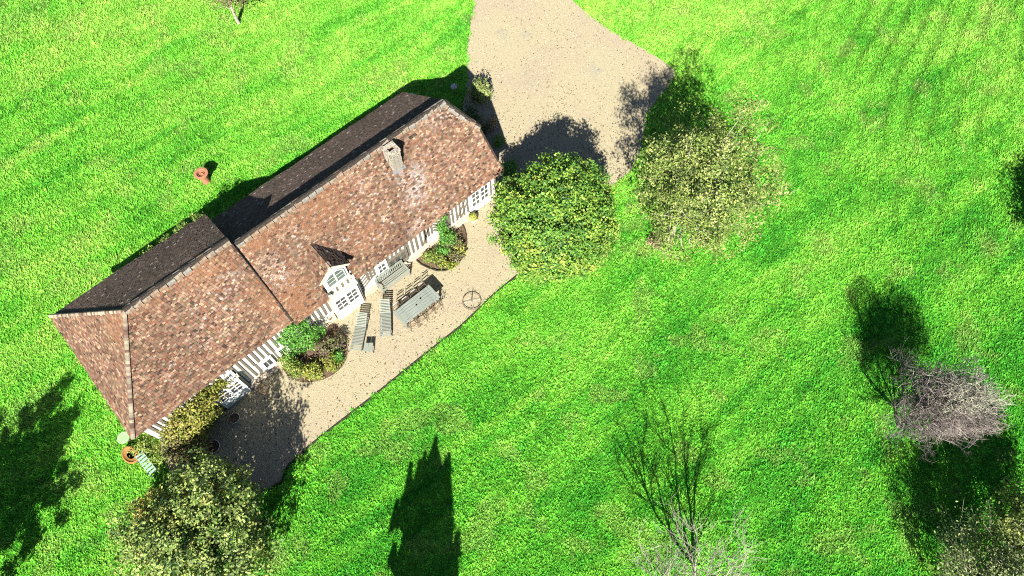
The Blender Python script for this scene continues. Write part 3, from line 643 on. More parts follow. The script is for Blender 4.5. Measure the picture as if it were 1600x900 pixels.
MB().lathe([(.0, 0), (.035, .0), (.03, .05), (.0, .05)], 10).build('candle_cup', M['black'], t).location = (.33, .12, .752)
def bistro_chair(mk, slats):
    t = thing('bistro_chair', 'x', 'chair', (0, 0, 0))
    W = .42; mb = MB()
    for s in (-1, 1):
        x = s*W/2
        MB().tube([(x, -.22, 0), (x, .0, .24), (x, .20, .45), (x, .22, .47)], .012, 6).build('leg', M[mk], t)
        MB().tube([(x*.94, .22, 0), (x*.94, .02, .24), (x*.94, -.20, .46), (x*.94, -.27, .86)], .012, 6).build('back_leg', M[mk], t)
        MB().tube([(x*1.02, -.24, .62), (x*1.05, -.05, .66), (x*1.05, .12, .65), (x*1.02, .2, .58), (x, .2, .46)], .011, 6).build('armrest', M[mk], t)
    if slats:
        for k in range(6): beam(t, 'seat_slat', mk, (0, -.19+k*.076, .462), (W, .05, .014))
        for k in range(2): beam(t, 'back_slat', mk, (0, -.235-.03*k, .64+k*.13), (W*.96, .014, .055), (R(-10), 0, 0))
        beam(t, 'top_rail', 'paleiron', (0, -.275, .865), (W*.62, .03, .03))
    else:
        MB().tube([(math.cos(a)*.2, math.sin(a)*.2, .46) for a in np.linspace(0, 6.283, 17)[:-1]], .012, 6, closed=True).build('seat_ring', M[mk], t)
        for k in range(5): MB().tube([(-.16+k*.08, -.19+abs(k-2)*.03, .462), (-.16+k*.08, .19-abs(k-2)*.03, .462)], .006, 5).build('seat_wire', M[mk], t)
        MB().tube([(-.2, -.22, .5), (-.17, -.25, .76), (0, -.275, .88), (.17, -.25, .76), (.2, -.22, .5)], .012, 6).build('back_hoop', M[mk], t)
        for s in (-1, 0, 1): MB().tube([(s*.08, -.22, .49), (s*.11, -.25, .64), (s*.05, -.265, .82)], .006, 5).build('back_wire', M[mk], t)
    return t
ord4 = ['nearest the loungers', 'second from the loungers', 'third from the loungers', 'farthest from the loungers']
c0 = bistro_chair('iron', True); c1 = bistro_chair('iron', False)
for k, x in enumerate((-8.06, -7.55, -7.0, -6.47)):
    o = c0 if k == 0 else copy_tree(c0); p = hw(x, -1.80+random.uniform(-.03, .03)); o.location = (p.x, p.y, .01); o.rotation_euler = (0, 0, HR+math.pi+random.uniform(-.06, .06))
    tag(o, 'brown slatted chair with pale top rail, house side of dining table, '+ord4[k], 'chair', 'slatted chairs of the terrace')
for k, x in enumerate((-7.98, -7.5, -6.98, -6.5)):
    o = c1 if k == 0 else copy_tree(c1); p = hw(x, -2.68+random.uniform(-.04, .03)); o.location = (p.x, p.y, .01); o.rotation_euler = (0, 0, HR+random.uniform(-.12, .12))
    tag(o, 'thin brown wire chair on the lawn side of the dining table, '+ord4[k], 'chair', 'wire chairs on the lawn side of the table')
# garden bench against the wall
p = hw(-7.2, -.13); t = thing('garden_bench', 'pale wooden garden bench with scalloped back against the wall', 'bench', (p.x, p.y, .01), HR)
BLn = 1.66
for k in range(5): beam(t, 'seat_slat', 'teak', (0, -.26+k*.1, .43), (BLn, .062, .025))
for k in range(15): beam(t, 'back_slat', 'teak', (-BLn/2+.09+k*(BLn-.18)/14, .24, .66), (.045, .02, .38), (R(-8), 0, 0))
mb = MB(); pr = []
for k in range(33):
    x = -BLn/2+BLn*k/32; pr.append((x, .285, .90+.035*abs(math.sin(k/32*math.pi*4))+.04*math.sin(k/32*math.pi)))
mb.prism([(-BLn/2, .285, .83), (BLn/2, .285, .83)]+pr[::-1], (0, -.05, 0)); mb.build('top_rail', M['teak'], t)
for s in (-1, 1):
    beam(t, 'leg', 'teak', (s*(BLn/2-.03), -.27, .32), (.06, .06, .64)); beam(t, 'back_post', 'teak', (s*(BLn/2-.03), .26, .45), (.06, .06, .9))
    beam(t, 'armrest', 'teak', (s*(BLn/2-.03), -.03, .655), (.075, .6, .03))
beam(t, 'apron', 'teak', (0, -.27, .38), (BLn-.12, .025, .08)); beam(t, 'lower_rail', 'teak', (0, .24, .47), (BLn-.12, .03, .05))
# hoop with spokes and an upright rod
t = thing('hoop_stand', 'thin round metal hoop with spokes and an upright rod on gravel', 'garden ornament', (-1.98, 13.86, .01))
MB().tube([(.45*math.cos(a), .45*math.sin(a), .10) for a in np.linspace(0, 6.283, 41)[:-1]], .017, 6, closed=True).build('hoop', M['iron'], t)
for k in range(4):
    a = .25+k*2*math.pi/4; MB().tube([(0, 0, .12), (.45*math.cos(a), .45*math.sin(a), .10)], .007, 5).build('spoke', M['paleiron'], t)
for k in range(3):
    a = .2+k*2*math.pi/3; MB().tube([(.45*math.cos(a), .45*math.sin(a), .10), (.49*math.cos(a), .49*math.sin(a), 0)], .013, 5).build('foot', M['iron'], t)
MB().tube([(0, 0, .05), (.0, .02, .62)], .018, 6).build('rod', M['iron'], t)
# terracotta urn on the lawn
t = thing('terracotta_urn', 'tall terracotta urn with wide flat rim on the lawn', 'urn', (-16.28, 20.84, 0))
MB().lathe([(0, 0), (.20, 0), (.21, .05), (.195, .1), (.21, .5), (.23, .70), (.27, .78)], 32).build('body', M['terra'], t, True)
MB().lathe([(.24, .76), (.36, .80), (.375, .83), (.365, .85), (.24, .86), (.215, .84), (.205, .74), (.0, .73)], 40).build('rim', M['terra'], t)
MB().lathe([(.17, .735), (.175, .80), (.155, .80), (.15, .735)], 28).build('inner_ring', M['terra'], t)
MB().tube([(-.09, -.02, .75), (-.04, .05, .79), (.05, .05, .80), (.1, -.01, .76)], .02, 6).build('inner_handle', M['terra'], t)
# things at the left corner of the house
t = thing('round_table', 'small round pale green table at the house corner', 'table', (-17.28, 7.02, 0))
MB().lathe([(0, .62), (.27, .62), (.28, .635), (.27, .65), (0, .65)], 28).build('table_top', M['palegreen'], t)
MB().tube([(0, 0, .1), (0, 0, .62)], .02, 6).build('stem', M['iron'], t)
for k in range(3): a = k*2.094; MB().tube([(0, 0, .14), (.2*math.cos(a), .2*math.sin(a), .01)], .014, 5).build('foot', M['iron'], t)
pt_ = t = thing('terracotta_planter', 'wide orange terracotta planter with dark hollow by the house corner', 'planter', (-16.95, 6.32, 0), R(-40))
o = MB().lathe([(0, 0), (.30, 0), (.36, .1), (.42, .36), (.45, .42), (.44, .45), (.38, .45)], 28).build('bowl', M['terrao'], t, True); o.scale = (1.25, .85, 1)
o = MB().lathe([(.38, .45), (.33, .40), (.2, .385)], 28).build('inner_rim', M['terrao'], t, True); o.scale = (1.25, .85, 1)
o = MB().lathe([(.2, .385), (.18, .22), (0, .2)], 24).build('hollow', M['black'], t); o.scale = (1.25, .85, 1)
pt_.scale = (.85, .85, .85)
a0 = Vector((-16.62, 6.42, 0)); a1 = Vector((-15.62, 5.42, 0)); d = a1-a0
t = thing('slatted_seat', 'mint green slatted garden seat between planter and leafy tree', 'bench', (a0.x, a0.y, 0), math.atan2(d.y, d.x))
for k in range(7): beam(t, 'slat', 'mint', (.16+k*.17, 0, .42), (.10, .36, .025))
for s in (-1, 1):
    beam(t, 'rail', 'mint', (.7, s*.17, .395), (1.3, .03, .05))
    for x in (.1, 1.3): beam(t, 'leg', 'mint', (x, s*.17, .19), (.04, .04, .38))
# chair and bowls by the shaded doors
o = copy_tree(c0); p = hw(-15.1, -.75); o.location = (p.x, p.y, .01); o.rotation_euler = (0, 0, HR+.5); tag(o, 'slatted chair with pale top rail beside the shaded double doors', 'chair', 'slatted chairs of the terrace')
def bowl(loc, s, label, name='bowl'):
    t = thing(name, label, 'bowl', loc)
    MB().lathe([(0, 0), (.14*s, 0), (.16*s, .03), (.26*s, .22*s), (.28*s, .24*s), (.26*s, .245*s)], 22).build('shell', M['bowl'], t, True)
    MB().lathe([(.26*s, .245*s), (.2*s, .17*s), (0, .16*s)], 22).build('filling', M['soil'], t)
p = hw(-16.9, -.85); bowl((p.x, p.y, .01), .9, 'white bowl planter in the shade left of the shaded doors')
p = hw(-18.3, -1.35); bowl((p.x, p.y, .01), 1.1, 'white bowl planter under the big wall shrub')

# ------------------------------------------------------------------ plants
def leaves_mesh(name, P, Nn, size, cols, parent, m='leaf', aspect=.6, rg=RNG, axis=None):
    n = len(P); size = np.broadcast_to(size, (n,))*rg.uniform(.7, 1.3, n)
    Nn = Nn/np.maximum(np.linalg.norm(Nn, axis=1, keepdims=True), 1e-6)
    t = rg.normal(size=(n, 3))
    if axis is not None: t = t*.55+axis*1.2
    t -= (t*Nn).sum(1, keepdims=True)*Nn; t /= np.maximum(np.linalg.norm(t, axis=1, keepdims=True), 1e-6)
    b = np.cross(Nn, t); a = size[:, None]
    V = np.stack([P-t*a, P+b*a*aspect+Nn*a*.12, P+t*a, P-b*a*aspect+Nn*a*.12], 1).reshape(-1, 3)
    return npmesh(name, V, np.arange(n*4).reshape(-1, 4), M[m], cols.clip(.003, .8), parent)
def clumps(center, rad, nc, per, cr, shell=.5, rough=.25, bottom=-.9, rg=RNG, up=.35, squash=.8):
    d = rg.normal(size=(nc*2, 3)); d /= np.linalg.norm(d, axis=1, keepdims=True); d = d[d[:, 2] > bottom][:nc]; nc = len(d)
    th = np.arctan2(d[:, 1], d[:, 0]); lump = 1+rough*((vn(th*2.2+9, d[:, 2]*3+5, 1, 3)-.5)*2)
    f = (shell+(1-shell)*rg.random(nc)**.6)*lump
    c = np.array(center)+d*np.array(rad)*f[:, None]
    P = np.repeat(c, per, 0)+rg.normal(size=(nc*per, 3))*np.array([cr, cr, cr*squash]); D = np.repeat(d, per, 0)
    Nn = D*.5+np.array([0, 0, up])+rg.normal(size=P.shape)*.45
    return P, Nn, np.repeat(np.arange(nc), per), c, f
def leaf_cols(pal, w, ids, n, rg=RNG, coh=.5, var=.22):
    pal = np.array(pal); nc = ids.max()+1; base = pal[rg.choice(len(pal), nc, p=w)]; ind = pal[rg.choice(len(pal), n, p=w)]
    c = base[ids]*coh+ind*(1-coh); return c*rg.normal(1, var, n).clip(.5, 1.6)[:, None]
def limb(mb, p, q, r0, r1, rg, n=5, sides=5, wob=.06, col=None):
    p, q = np.array(p, float), np.array(q, float); L = np.linalg.norm(q-p); pts = []
    for k in range(n):
        t = k/(n-1); w = rg.normal(size=3)*wob*L*math.sin(math.pi*t); w[2] += .08*L*math.sin(math.pi*t); pts.append(p+(q-p)*t+w)
    mb.tube(pts, [r0+(r1-r0)*k/(n-1) for k in range(n)], sides, False, col); return pts
def leafy_tree(name, label, base, center, rad, pal, w, nc, per, cr, size, group='trees on the lawn', bark='bark', shell=.5, rough=.25, seed=0, bottom=-.9, limbs=14, trunk_r=.14, twigs=0, transl=None, cat='tree', up=.35, zmin=.08, fork=.35, aspect=.6):
    rg = np.random.default_rng(seed+500)
    t = thing(name, label, cat, (*base, -.02), 0, group)
    b = np.array([*base, 0.]); c = np.array(center)-b
    P, Nn, ids, cl, f = clumps(c, rad, nc, per, cr, shell, rough, bottom, rg, up)
    k = P[:, 2] > zmin; cols = leaf_cols(pal, w, ids, len(P), rg)
    mb = MB(); fk = np.array([c[0]*fork, c[1]*fork, max(.3, (c[2]-rad[2]*.6)*.9)]); limb(mb, (0, 0, -.05), fk, trunk_r, trunk_r*.75, rg, 5, 8, .02)
    mb.build('trunk', M[bark], t, True)
    mb = MB()
    for i in rg.choice(len(cl), min(limbs, len(cl)), False):
        pts = limb(mb, fk, fk+(cl[i]-fk)*.92, trunk_r*.45, .012, rg, 6, 5, .07)
        for j in range(3):
            q = cl[rg.integers(len(cl))]; s = pts[rg.integers(2, 5)]
            if np.linalg.norm(q-s) < max(rad)*.9: limb(mb, s, s+(q-s)*.9, trunk_r*.18, .008, rg, 4, 4, .08)
    for i in range(twigs):
        q = cl[rg.integers(len(cl))]; dd = q-fk; L = np.linalg.norm(dd); s = q-dd/L*rg.uniform(.4, 1.1)+rg.normal(size=3)*.2; limb(mb, s, q+dd/L*rg.uniform(.1, .45)+rg.normal(size=3)*.12, .014, .005, rg, 3, 3, .05)
    mb.build('branches', M[bark], t)
    o = leaves_mesh('crown', P[k], Nn[k], size, cols[k], t, rg=rg, aspect=aspect); o['kind'] = 'stuff'
    return t
GREEN = [(.12, .28, .04), (.27, .42, .06), (.045, .15, .025), (.40, .45, .08), (.02, .07, .015)]
OLIVE = [(.16, .24, .045), (.27, .34, .08), (.07, .125, .025), (.40, .42, .15), (.02, .045, .012)]
leafy_tree('round_tree', 'dense round green leafy tree at the right end of the cottage', (1.9, 17.3), (2.08, 17.0, 2.85), (2.9, 2.95, 2.65), GREEN, [.36, .28, .18, .08, .10], 1350, 52, .15, .068, seed=1, rough=.13, shell=.5, limbs=20)
leafy_tree('sparse_tree', 'large loose olive-leaved tree with pale twigs right of the drive', (8.0, 17.3), (8.7, 17.6, 4.8), (2.8, 2.75, 4.0), OLIVE, [.28, .26, .16, .18, .12], 950, 46, .17, .062, bark='palebark', seed=2, rough=.38, shell=.3, limbs=30, twigs=150, aspect=.5)
leafy_tree('leafy_tree', 'big dark leafy tree with yellowing side at the bottom left', (-12.6, 2.7), (-12.3, 2.75, 2.75), (2.75, 2.8, 2.2), [(.19, .29, .065), (.36, .45, .13), (.06, .12, .03), (.44, .43, .11), (.015, .04, .012)], [.3, .3, .16, .08, .16], 640, 52, .14, .066, seed=3, rough=.35, shell=.45, limbs=22)
leafy_tree('leaning_tree', 'grey-green leafy tree cut by the bottom right corner', (18.6, .6), (18.4, 1.0, 3.0), (2.3, 2.3, 2.2), [(.20, .26, .09), (.28, .33, .13), (.09, .13, .04), (.34, .37, .16)], [.35, .3, .2, .15], 420, 44, .19, .052, bark='palebark', seed=4, rough=.5, shell=.25, limbs=30, twigs=320, aspect=.5)
leafy_tree('corner_tree', 'yellow-green leafy tree at the right edge above the corner', (21.3, 2.6), (20.6, 2.9, 3.3), (1.9, 1.9, 2.0), [(.17, .25, .05), (.26, .33, .08), (.07, .12, .025), (.32, .34, .11)], [.35, .28, .22, .15], 360, 44, .17, .06, seed=5, rough=.4, shell=.3, limbs=18, twigs=60)
leafy_tree('shade_tree', 'branching leafy tree at the far left bottom edge', (-22.0, .6), (-21.9, 1.0, 3.6), (1.9, 2.1, 2.6), [(.16, .24, .06), (.26, .33, .1), (.08, .12, .03)], [.4, .3, .3], 125, 170, .15, .085, seed=6, rough=.75, shell=.25, limbs=30)
leafy_tree('edge_tree', 'leafy tree standing off the right edge of the lawn', (27.9, 15.6), (27.7, 15.8, 3.2), (1.7, 1.7, 2.0), GREEN, [.3, .25, .2, .1, .15], 420, 24, .2, .07, seed=7, rough=.4, shell=.35)
leafy_tree('orchard_tree', 'small tree with pale leaning trunk at the top edge', (-16.35, 32.05), (-16.6, 32.5, 2.35), (1.5, 1.4, 1.1), [(.20, .22, .07), (.28, .24, .12), (.06, .09, .03), (.16, .12, .06)], [.35, .25, .2, .2], 130, 22, .16, .06, bark='palebark', seed=8, rough=.5, shell=.3, limbs=12, trunk_r=.11)
# conifer below the bottom edge whose shadow lies on the lawn
def conifer(base, h, label):
    rg = np.random.default_rng(77); t = thing('conifer', label, 'tree', (*base, 0), 0, 'trees on the lawn')
    MB().tube([(0, 0, -.05), (0, 0, h*.5), (0, 0, h*.97)], [.2, .12, .02], 8).build('trunk', M['bark'], t, True)
    P = []; ids = []; mb = MB(); k = 0
    rp = lambda d: np.minimum(.60*np.maximum(d, 0)**.95, np.maximum(1.55-.27*(d-2.6), .45))
    sp = [(0, 0, .9, h)]
    for i in range(60):
        z = rg.uniform(.18, .9)*h; a = rg.uniform(0, 6.28); r = float(rp(h-z-.6))*rg.uniform(.7, 1.0)+.08
        sp.append((r*math.cos(a), r*math.sin(a), z, z+rg.uniform(.7, 1.4)))
        limb(mb, (0, 0, z*.96), (r*math.cos(a), r*math.sin(a), z+.25), .04, .012, rg, 4, 4, .03)
    for (x, y, z0, z1) in sp:
        main = (x == 0 and y == 0); n = 16000 if main else 520; tt = rg.random(n)**(1 if main else .8); z = z0+(z1-z0)*tt
        r = np.where(main, rp(h-z)*.78*rg.uniform(.1, 1.0, n)**.6, (.03+.24*(1-tt))*rg.uniform(.2, 1, n)); a = rg.uniform(0, 6.28, n)
        P.append(np.stack([x+r*np.cos(a), y+r*np.sin(a), z], 1)); ids.append(np.full(n, k)); k += 1
    mb.build('branches', M['bark'], t); P = np.concatenate(P); ids = np.concatenate(ids)
    o = leaves_mesh('crown', P, rg.normal(size=P.shape)+np.array([0, 0, .5]), .09, leaf_cols([(.04, .09, .03), (.06, .12, .035), (.03, .06, .02)], [.4, .3, .3], ids, len(P), rg), t, rg=rg); o['kind'] = 'stuff'
conifer((-4.0, -3.6), 8.4, 'tall dark spired conifer just below the bottom edge')
# bare trees
def bare(name, label, base, height, spread, lean, seed, m, n_main, levels, r0, group, upright=.75, cat='tree'):
    rg = np.random.default_rng(seed); t = thing(name, label, cat, (*base, -.02), 0, group)
    def grow(mb, p, d, L, r, lev):
        pts = [p]; q = p.copy(); dd = d.copy(); ns = 4
        for k in range(ns):
            dd = dd+rg.normal(size=3)*.13+np.array([0, 0, .05]); dd /= np.linalg.norm(dd); q = q+dd*L/ns; pts.append(q.copy())
        mb.tube(pts, [r*(1-.55*k/ns) for k in range(ns+1)], 5 if lev < 2 else 3, False)
        if lev >= levels: return
        for k in range(rg.integers(3, 6)):
            i = rg.integers(1, ns+1); nd = dd+rg.normal(size=3)*spread; nd[2] = abs(nd[2])*.8+.2; nd /= np.linalg.norm(nd); grow(mb, pts[i], nd, L*rg.uniform(.45, .75), r*.5, lev+1)
    fk = np.array([lean[0]*.12, lean[1]*.12, height*.2]); mb = MB(); mb.tube([(0, 0, 0), fk*.5, fk], [r0, r0*.9, r0*.8], 8, False); mb.build('trunk', M[m], t, True)
    for k in range(n_main):
        a = k*2*math.pi/n_main+rg.uniform(-.3, .3); d = np.array([math.cos(a)*(1-upright)*1.6+lean[0]*.3, math.sin(a)*(1-upright)*1.6+lean[1]*.3, upright+.15]); d /= np.linalg.norm(d)
        mb = MB(); grow(mb, fk-np.array([0, 0, .1]), d, height*rg.uniform(.42, .58), r0*.6, 1); mb.build('limb', M[m], t)
    return t
bare('bare_tree', 'leafless pale tree with upswept branches at the bottom edge', (7.7, .55), 5.8, .42, (-1.1, .4), 12, 'palebark', 7, 5, .105, 'trees on the lawn', .79)
M['mauve'] = mat('mauve_twig', (.155, .135, .125), .95, .1, noise=[(3, .45, .6, (.24, .215, .2), 3)])
def twig_tree(base, label):
    t = bare('twiggy_tree', label, base, 4.0, .55, (.3, .1), 31, 'mauve', 11, 5, .085, 'trees on the lawn', .6)
    rg = np.random.default_rng(33); n = 10500; d = rg.normal(size=(n, 3)); d /= np.linalg.norm(d, axis=1, keepdims=True); d = d[d[:, 2] > -.5]; n = len(d)
    th = np.arctan2(d[:, 1], d[:, 0]); keep = vn(th*2+20, d[:, 2]*3+20, 1, 6) > .27; d = d[keep]; th = th[keep]; n = len(d)
    f = rg.random(n)**.5*(1+.4*((vn(th*2+7, d[:, 2]*3+4, 1, 2)-.5)*2))
    p = np.array([.3, .0, 3.3])+d*np.array([1.8, 1.8, 2.0])*f[:, None]; ax = d*.7+rg.normal(size=(n, 3))*.55+np.array([0, 0, .25]); ax /= np.linalg.norm(ax, axis=1, keepdims=True)
    L = rg.uniform(.1, .3, n)[:, None]; s = np.cross(ax, rg.normal(size=(n, 3))); s /= np.linalg.norm(s, axis=1, keepdims=True); w = np.cross(ax, s); r = rg.uniform(.009, .018, n)[:, None]
    a, b = p-ax*L, p+ax*L; V = np.stack([a+s*r, a-s*r*.5+w*r*.87, a-s*r*.5-w*r*.87, b], 1).reshape(-1, 3); i = np.arange(n)*4
    F = np.concatenate([np.stack([i, i+1, i+3], 1), np.stack([i+1, i+2, i+3], 1), np.stack([i+2, i, i+3], 1)])
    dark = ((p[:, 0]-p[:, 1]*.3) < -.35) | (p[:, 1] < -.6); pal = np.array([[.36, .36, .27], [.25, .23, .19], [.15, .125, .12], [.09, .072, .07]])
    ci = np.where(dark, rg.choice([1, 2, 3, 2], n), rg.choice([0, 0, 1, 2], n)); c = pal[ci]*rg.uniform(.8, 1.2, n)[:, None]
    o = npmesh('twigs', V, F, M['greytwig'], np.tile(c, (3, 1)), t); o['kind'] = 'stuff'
twig_tree((17.6, 7.7), 'grey twiggy leafless tree near the right edge of the lawn')

def shrub(name, label, parts, pal, w, per=24, cr=.09, size=.045, dens=60, seed=0, stems=10, stem_m='bark', cat='shrub', group='shrubs around the cottage', up=.5, shell=.35, frame=None, rough=.35, spiky=0):
    """parts: list of (x, y, z, rx, ry, rz) ellipsoids in world or house coordinates"""
    rg = np.random.default_rng(seed+900); L = []
    for (x, y, z, rx, ry, rz) in parts:
        q = hw(x, y, z) if frame == 'house' else Vector((x, y, z)); L.append((q, (rx, ry, rz)))
    b = L[0][0]; t = thing(name, label, cat, (b.x, b.y, 0), 0, group); PP, NN, CC = [], [], []; mb = MB()
    for q, rad in L:
        c = np.array([q.x-b.x, q.y-b.y, q.z]); nc = max(6, int(dens*(rad[0]*rad[1]+rad[0]*rad[2]+rad[1]*rad[2])*1.6))
        P, Nn, ids, cl, f = clumps((0, 0, 0), rad, nc, per, cr, shell, rough, -1, rg, up)
        if frame == 'house': Q = np.array([[math.cos(HR), -math.sin(HR), 0], [math.sin(HR), math.cos(HR), 0], [0, 0, 1]]); P = P@Q.T; Nn = Nn@Q.T; cl = cl@Q.T
        P = P+c; cl = cl+c
        if spiky: P[:, 2] += np.abs(rg.normal(size=len(P)))*spiky
        k = P[:, 2] > .03; PP.append(P[k]); NN.append(Nn[k]); CC.append(leaf_cols(pal, w, ids, len(P), rg)[k])
        for i in range(stems):
            e = cl[rg.integers(len(cl))]; limb(mb, (c[0]+rg.normal()*.06, c[1]+rg.normal()*.06, -.02), e*.97, .016, .006, rg, 4, 4, .05)
    mb.build('stems', M[stem_m], t)
    o = leaves_mesh('foliage', np.concatenate(PP), np.concatenate(NN), size, np.concatenate(CC), t, rg=rg); o['kind'] = 'stuff'
    return t
SHR = [(.16, .26, .04), (.26, .34, .07), (.07, .13, .025), (.33, .33, .09)]; SW = [.35, .25, .22, .18]
BRIGHT = [(.085, .26, .035), (.16, .34, .06), (.04, .15, .02)]; PURP = [(.12, .07, .07), (.2, .13, .12), (.06, .04, .04), (.2, .2, .08)]
YEL = [(.32, .33, .05), (.22, .28, .04), (.38, .34, .1), (.1, .15, .03)]
shrub('wall_climber', 'bright green climber covering the wall left of the double doors', [(-12.5, .05, 1.4, .78, .18, 1.4), (-12.35, -.15, .7, .95, .28, .75)], BRIGHT, [.45, .35, .2], dens=55, size=.045, frame='house', seed=1, cat='climber', shell=.6)
shrub('border_shrub', 'yellow-green shrub at the lawn side of the left border', [(-9.35, 10.2, .35, .6, .4, .4), (-8.5, 10.6, .35, .35, .4, .35)], YEL, [.3, .3, .2, .2], seed=2)
shrub('border_shrub', 'purple and olive shrub in the left border near the double doors', [(-8.75, 11.35, .4, .55, .45, .45), (-8.2, 11.7, .3, .3, .35, .3)], PURP+[(.16, .22, .05)], [.22, .18, .12, .22, .26], seed=3)
shrub('border_shrub', 'mixed green shrub below the wall climber', [(-10.2, 10.4, .4, .45, .4, .4), (-10.6, 10.8, .35, .35, .3, .35)], SHR, SW, seed=4)
shrub('border_shrub', 'small fresh green plant in the purple-leaved border', [(-8.25, 10.95, .35, .25, .25, .3)], BRIGHT, [.5, .3, .2], seed=5)
shrub('bed_climber', 'green climber rising from the round bed to the eave', [(-3.75, .15, 1.3, .22, .14, 1.1), (-3.8, -.25, .45, .5, .3, .45), (-4.3, -.5, .3, .35, .3, .3)], BRIGHT, [.35, .35, .3], frame='house', seed=6, cat='climber', shell=.4)
shrub('bed_shrub', 'leafy green shrub on the left of the round bed', [(-4.1, 16.3, .3, .4, .35, .35), (-3.6, 16.0, .25, .35, .25, .3)], SHR, SW, seed=7, dens=45)
shrub('bed_shrub', 'brownish plant in the middle of the round bed', [(-3.1, 17.0, .3, .5, .5, .35), (-2.8, 16.3, .22, .35, .3, .25)], [(.17, .13, .09), (.25, .22, .12), (.08, .06, .05), (.2, .26, .06)], [.3, .25, .2, .25], seed=8, dens=40)
shrub('bed_shrub', 'yellow-green plant at the front of the round bed', [(-3.2, 15.85, .25, .4, .22, .25), (-2.6, 16.7, .25, .2, .3, .25)], YEL, [.3, .35, .15, .2], seed=9, dens=45)
# wall shrub on the front of the left range
shrub('wall_shrub', 'big yellow-green shrub climbing the shaded left front wall', [(-17.75, -.35, 1.7, .75, .5, 1.1), (-18.5, -.4, 1.5, .8, .6, 1.2), (-17.05, -.15, 2.15, .5, .35, .45), (-16.4, -.1, 2.2, .4, .25, .22)], [(.22, .26, .04), (.32, .31, .06), (.1, .13, .03), (.35, .27, .09)], [.35, .25, .22, .18], dens=52, frame='house', seed=10, cr=.11, size=.055)
shrub('wall_shrub', 'brown and green bush below the left corner of the eave', [(-19.3, -.55, 1.0, .6, .55, 1.0), (-19.0, -1.1, .7, .65, .6, .7)], [(.14, .15, .05), (.24, .17, .09), (.07, .07, .03), (.24, .28, .07)], [.3, .25, .25, .2], dens=45, frame='house', seed=11, cr=.11, size=.055)
shrub('yellow_bush', 'yellowing bush on the left flank of the big bottom-left tree', [(-15.3, 3.9, .9, .75, .75, .8), (-15.1, 2.7, .9, .7, .8, .8)], [(.36, .31, .06), (.28, .27, .05), (.14, .16, .04), (.42, .35, .1)], [.35, .3, .2, .15], dens=34, seed=50, cr=.12, size=.06)
# rear and side
for k, (x, z, r_) in enumerate(((-12.7, 3.1, .32), (-13.5, 3.05, .4), (-14.35, 3.0, .42), (-15.2, 2.7, .4), (-16.1, 2.2, .38))):
    nm = ['at the right end', 'second from the right end', 'in the middle', 'second from the left end', 'at the left end'][k]
    shrub('rear_climber', 'leafy climber spray along the rear eave of the left range, '+nm, [(x, 7.12+.12*(k % 2), z, r_, .22, .32), (x-.1, 7.15, z*.5, .3, .22, z*.5)], [(.14, .24, .04), (.25, .33, .08), (.06, .12, .02)], [.4, .3, .3], dens=40, frame='house', seed=20+k, cat='climber', group='climbers on the rear eave', per=16, size=.05)
for k, (x, y, r_) in enumerate(((-20.55, 6.4, .4), (-20.6, 4.9, .34), (-20.5, 3.4, .38), (-20.55, 1.9, .45), (-20.5, .7, .5), (-20.3, -.1, .4))):
    nm = ['at its rear corner', 'second from the rear corner', 'third from the rear corner', 'third from the front corner', 'second from the front corner', 'near its front corner'][k]
    shrub('side_plant', 'low green plant under the hipped left end of the roof, '+nm, [(x, y, r_*.6, r_, r_*1.2, r_*.8)], SHR, SW, dens=42, frame='house', seed=30+k, group='plants along the left end wall', cat='plant')
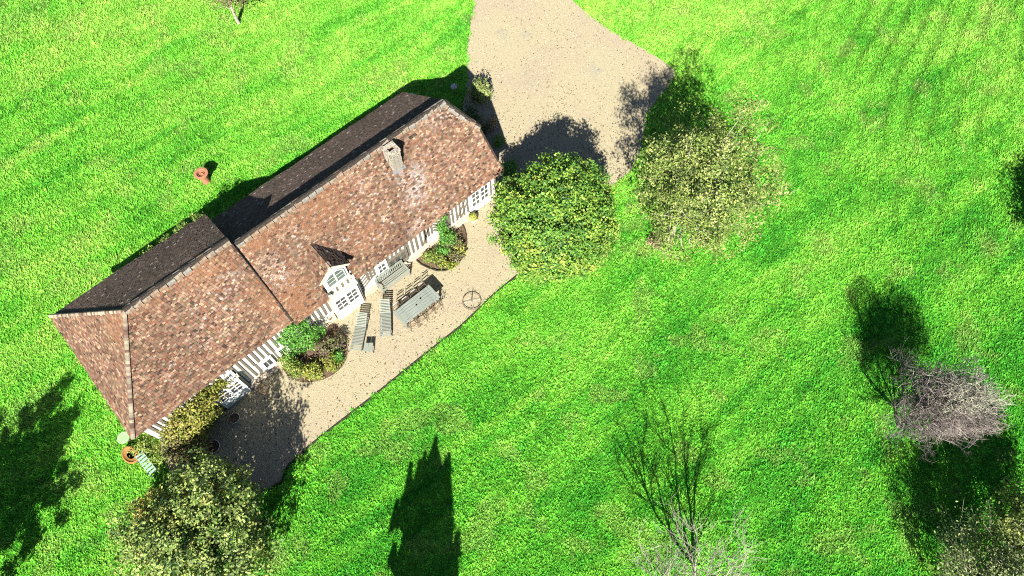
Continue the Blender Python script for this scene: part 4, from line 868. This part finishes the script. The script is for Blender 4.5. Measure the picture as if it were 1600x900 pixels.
# right end of the house
shrub('grey_bush', 'upright grey-green bush beside the drive behind the cottage', [(-1.85, 26.35, .65, .62, .6, .7)], [(.22, .28, .08), (.30, .34, .13), (.10, .14, .04)], [.45, .3, .25], dens=70, seed=40, cr=.07, spiky=.14, size=.05)
shrub('shaded_bush', 'dark bush in the house shadow at the gable end', [(-2.35, 24.7, .5, .55, .5, .5), (-1.75, 24.0, .35, .4, .35, .35)], [(.06, .12, .02), (.1, .17, .03), (.03, .06, .015)], [.4, .3, .3], seed=41)
shrub('dry_plant', 'dry tan plant beside the drive at the gable end', [(-1.15, 24.5, .25, .3, .45, .28)], [(.34, .26, .14), (.22, .16, .09), (.42, .34, .2)], [.4, .3, .3], seed=42, dens=35)
shrub('small_plant', 'small bright green plant beside the drive at the gable end', [(-.75, 23.4, .2, .25, .35, .22)], BRIGHT+[(.26, .34, .07)], [.3, .3, .1, .3], seed=43)
shrub('small_plant', 'bright green plant between the gable corner and the round tree', [(-.1, 21.5, .4, .4, .45, .45)], BRIGHT, [.4, .4, .2], seed=44)
shrub('dead_tuft', 'brown dry tuft on the lawn below the loose olive-leaved tree', [(7.3, 17.1, .25, .5, .4, .3)], [(.34, .24, .16), (.24, .17, .12), (.42, .33, .22)], [.4, .3, .3], seed=45, dens=30, size=.05)
# white flower head in the house shadow
t = thing('white_flower', 'white round flower head in the house shadow by the gable', 'flower', (-3.25, 26.7, 0))
MB().tube([(0, 0, 0), (.02, 0, .35), (0, .02, .62)], .012, 5).build('stem', M['edge'], t)
d = RNG.normal(size=(420, 3)); d /= np.linalg.norm(d, axis=1, keepdims=True); P = np.array([0, .02, .68])+d*np.array([.2, .2, .14])*RNG.uniform(.7, 1, 420)[:, None]
o = leaves_mesh('flower_head', P, d, .04, np.full((420, 3), .72)*RNG.uniform(.8, 1.1, 420)[:, None], t, 'petal'); o['kind'] = 'stuff'
# potted plant by the right-hand doors
t = thing('potted_plant', 'yellow-green plant in a pale square pot by the right-hand doors', 'potted plant', (-2.0, 18.5, .01), HR)
mb = MB(); 
for s in (-1, 1): mb.box((s*.15, 0, .16), (.03, .33, .32)); mb.box((0, s*.15, .16), (.27, .03, .32))
mb.build('pot', M['sill'], t); beam(t, 'soil', 'soil', (0, 0, .14), (.27, .27, .25))
n = 900; d = RNG.normal(size=(n, 3)); d[:, 2] = np.abs(d[:, 2]); d /= np.linalg.norm(d, axis=1, keepdims=True); P = np.array([0, 0, .3])+d*np.array([.24, .24, .3])*(RNG.random(n)**.5)[:, None]
o = leaves_mesh('foliage', P, d+np.array([0, 0, .4]), .045, np.array(YEL)[RNG.choice(4, n)]*RNG.uniform(.8, 1.2, n)[:, None], t); o['kind'] = 'stuff'
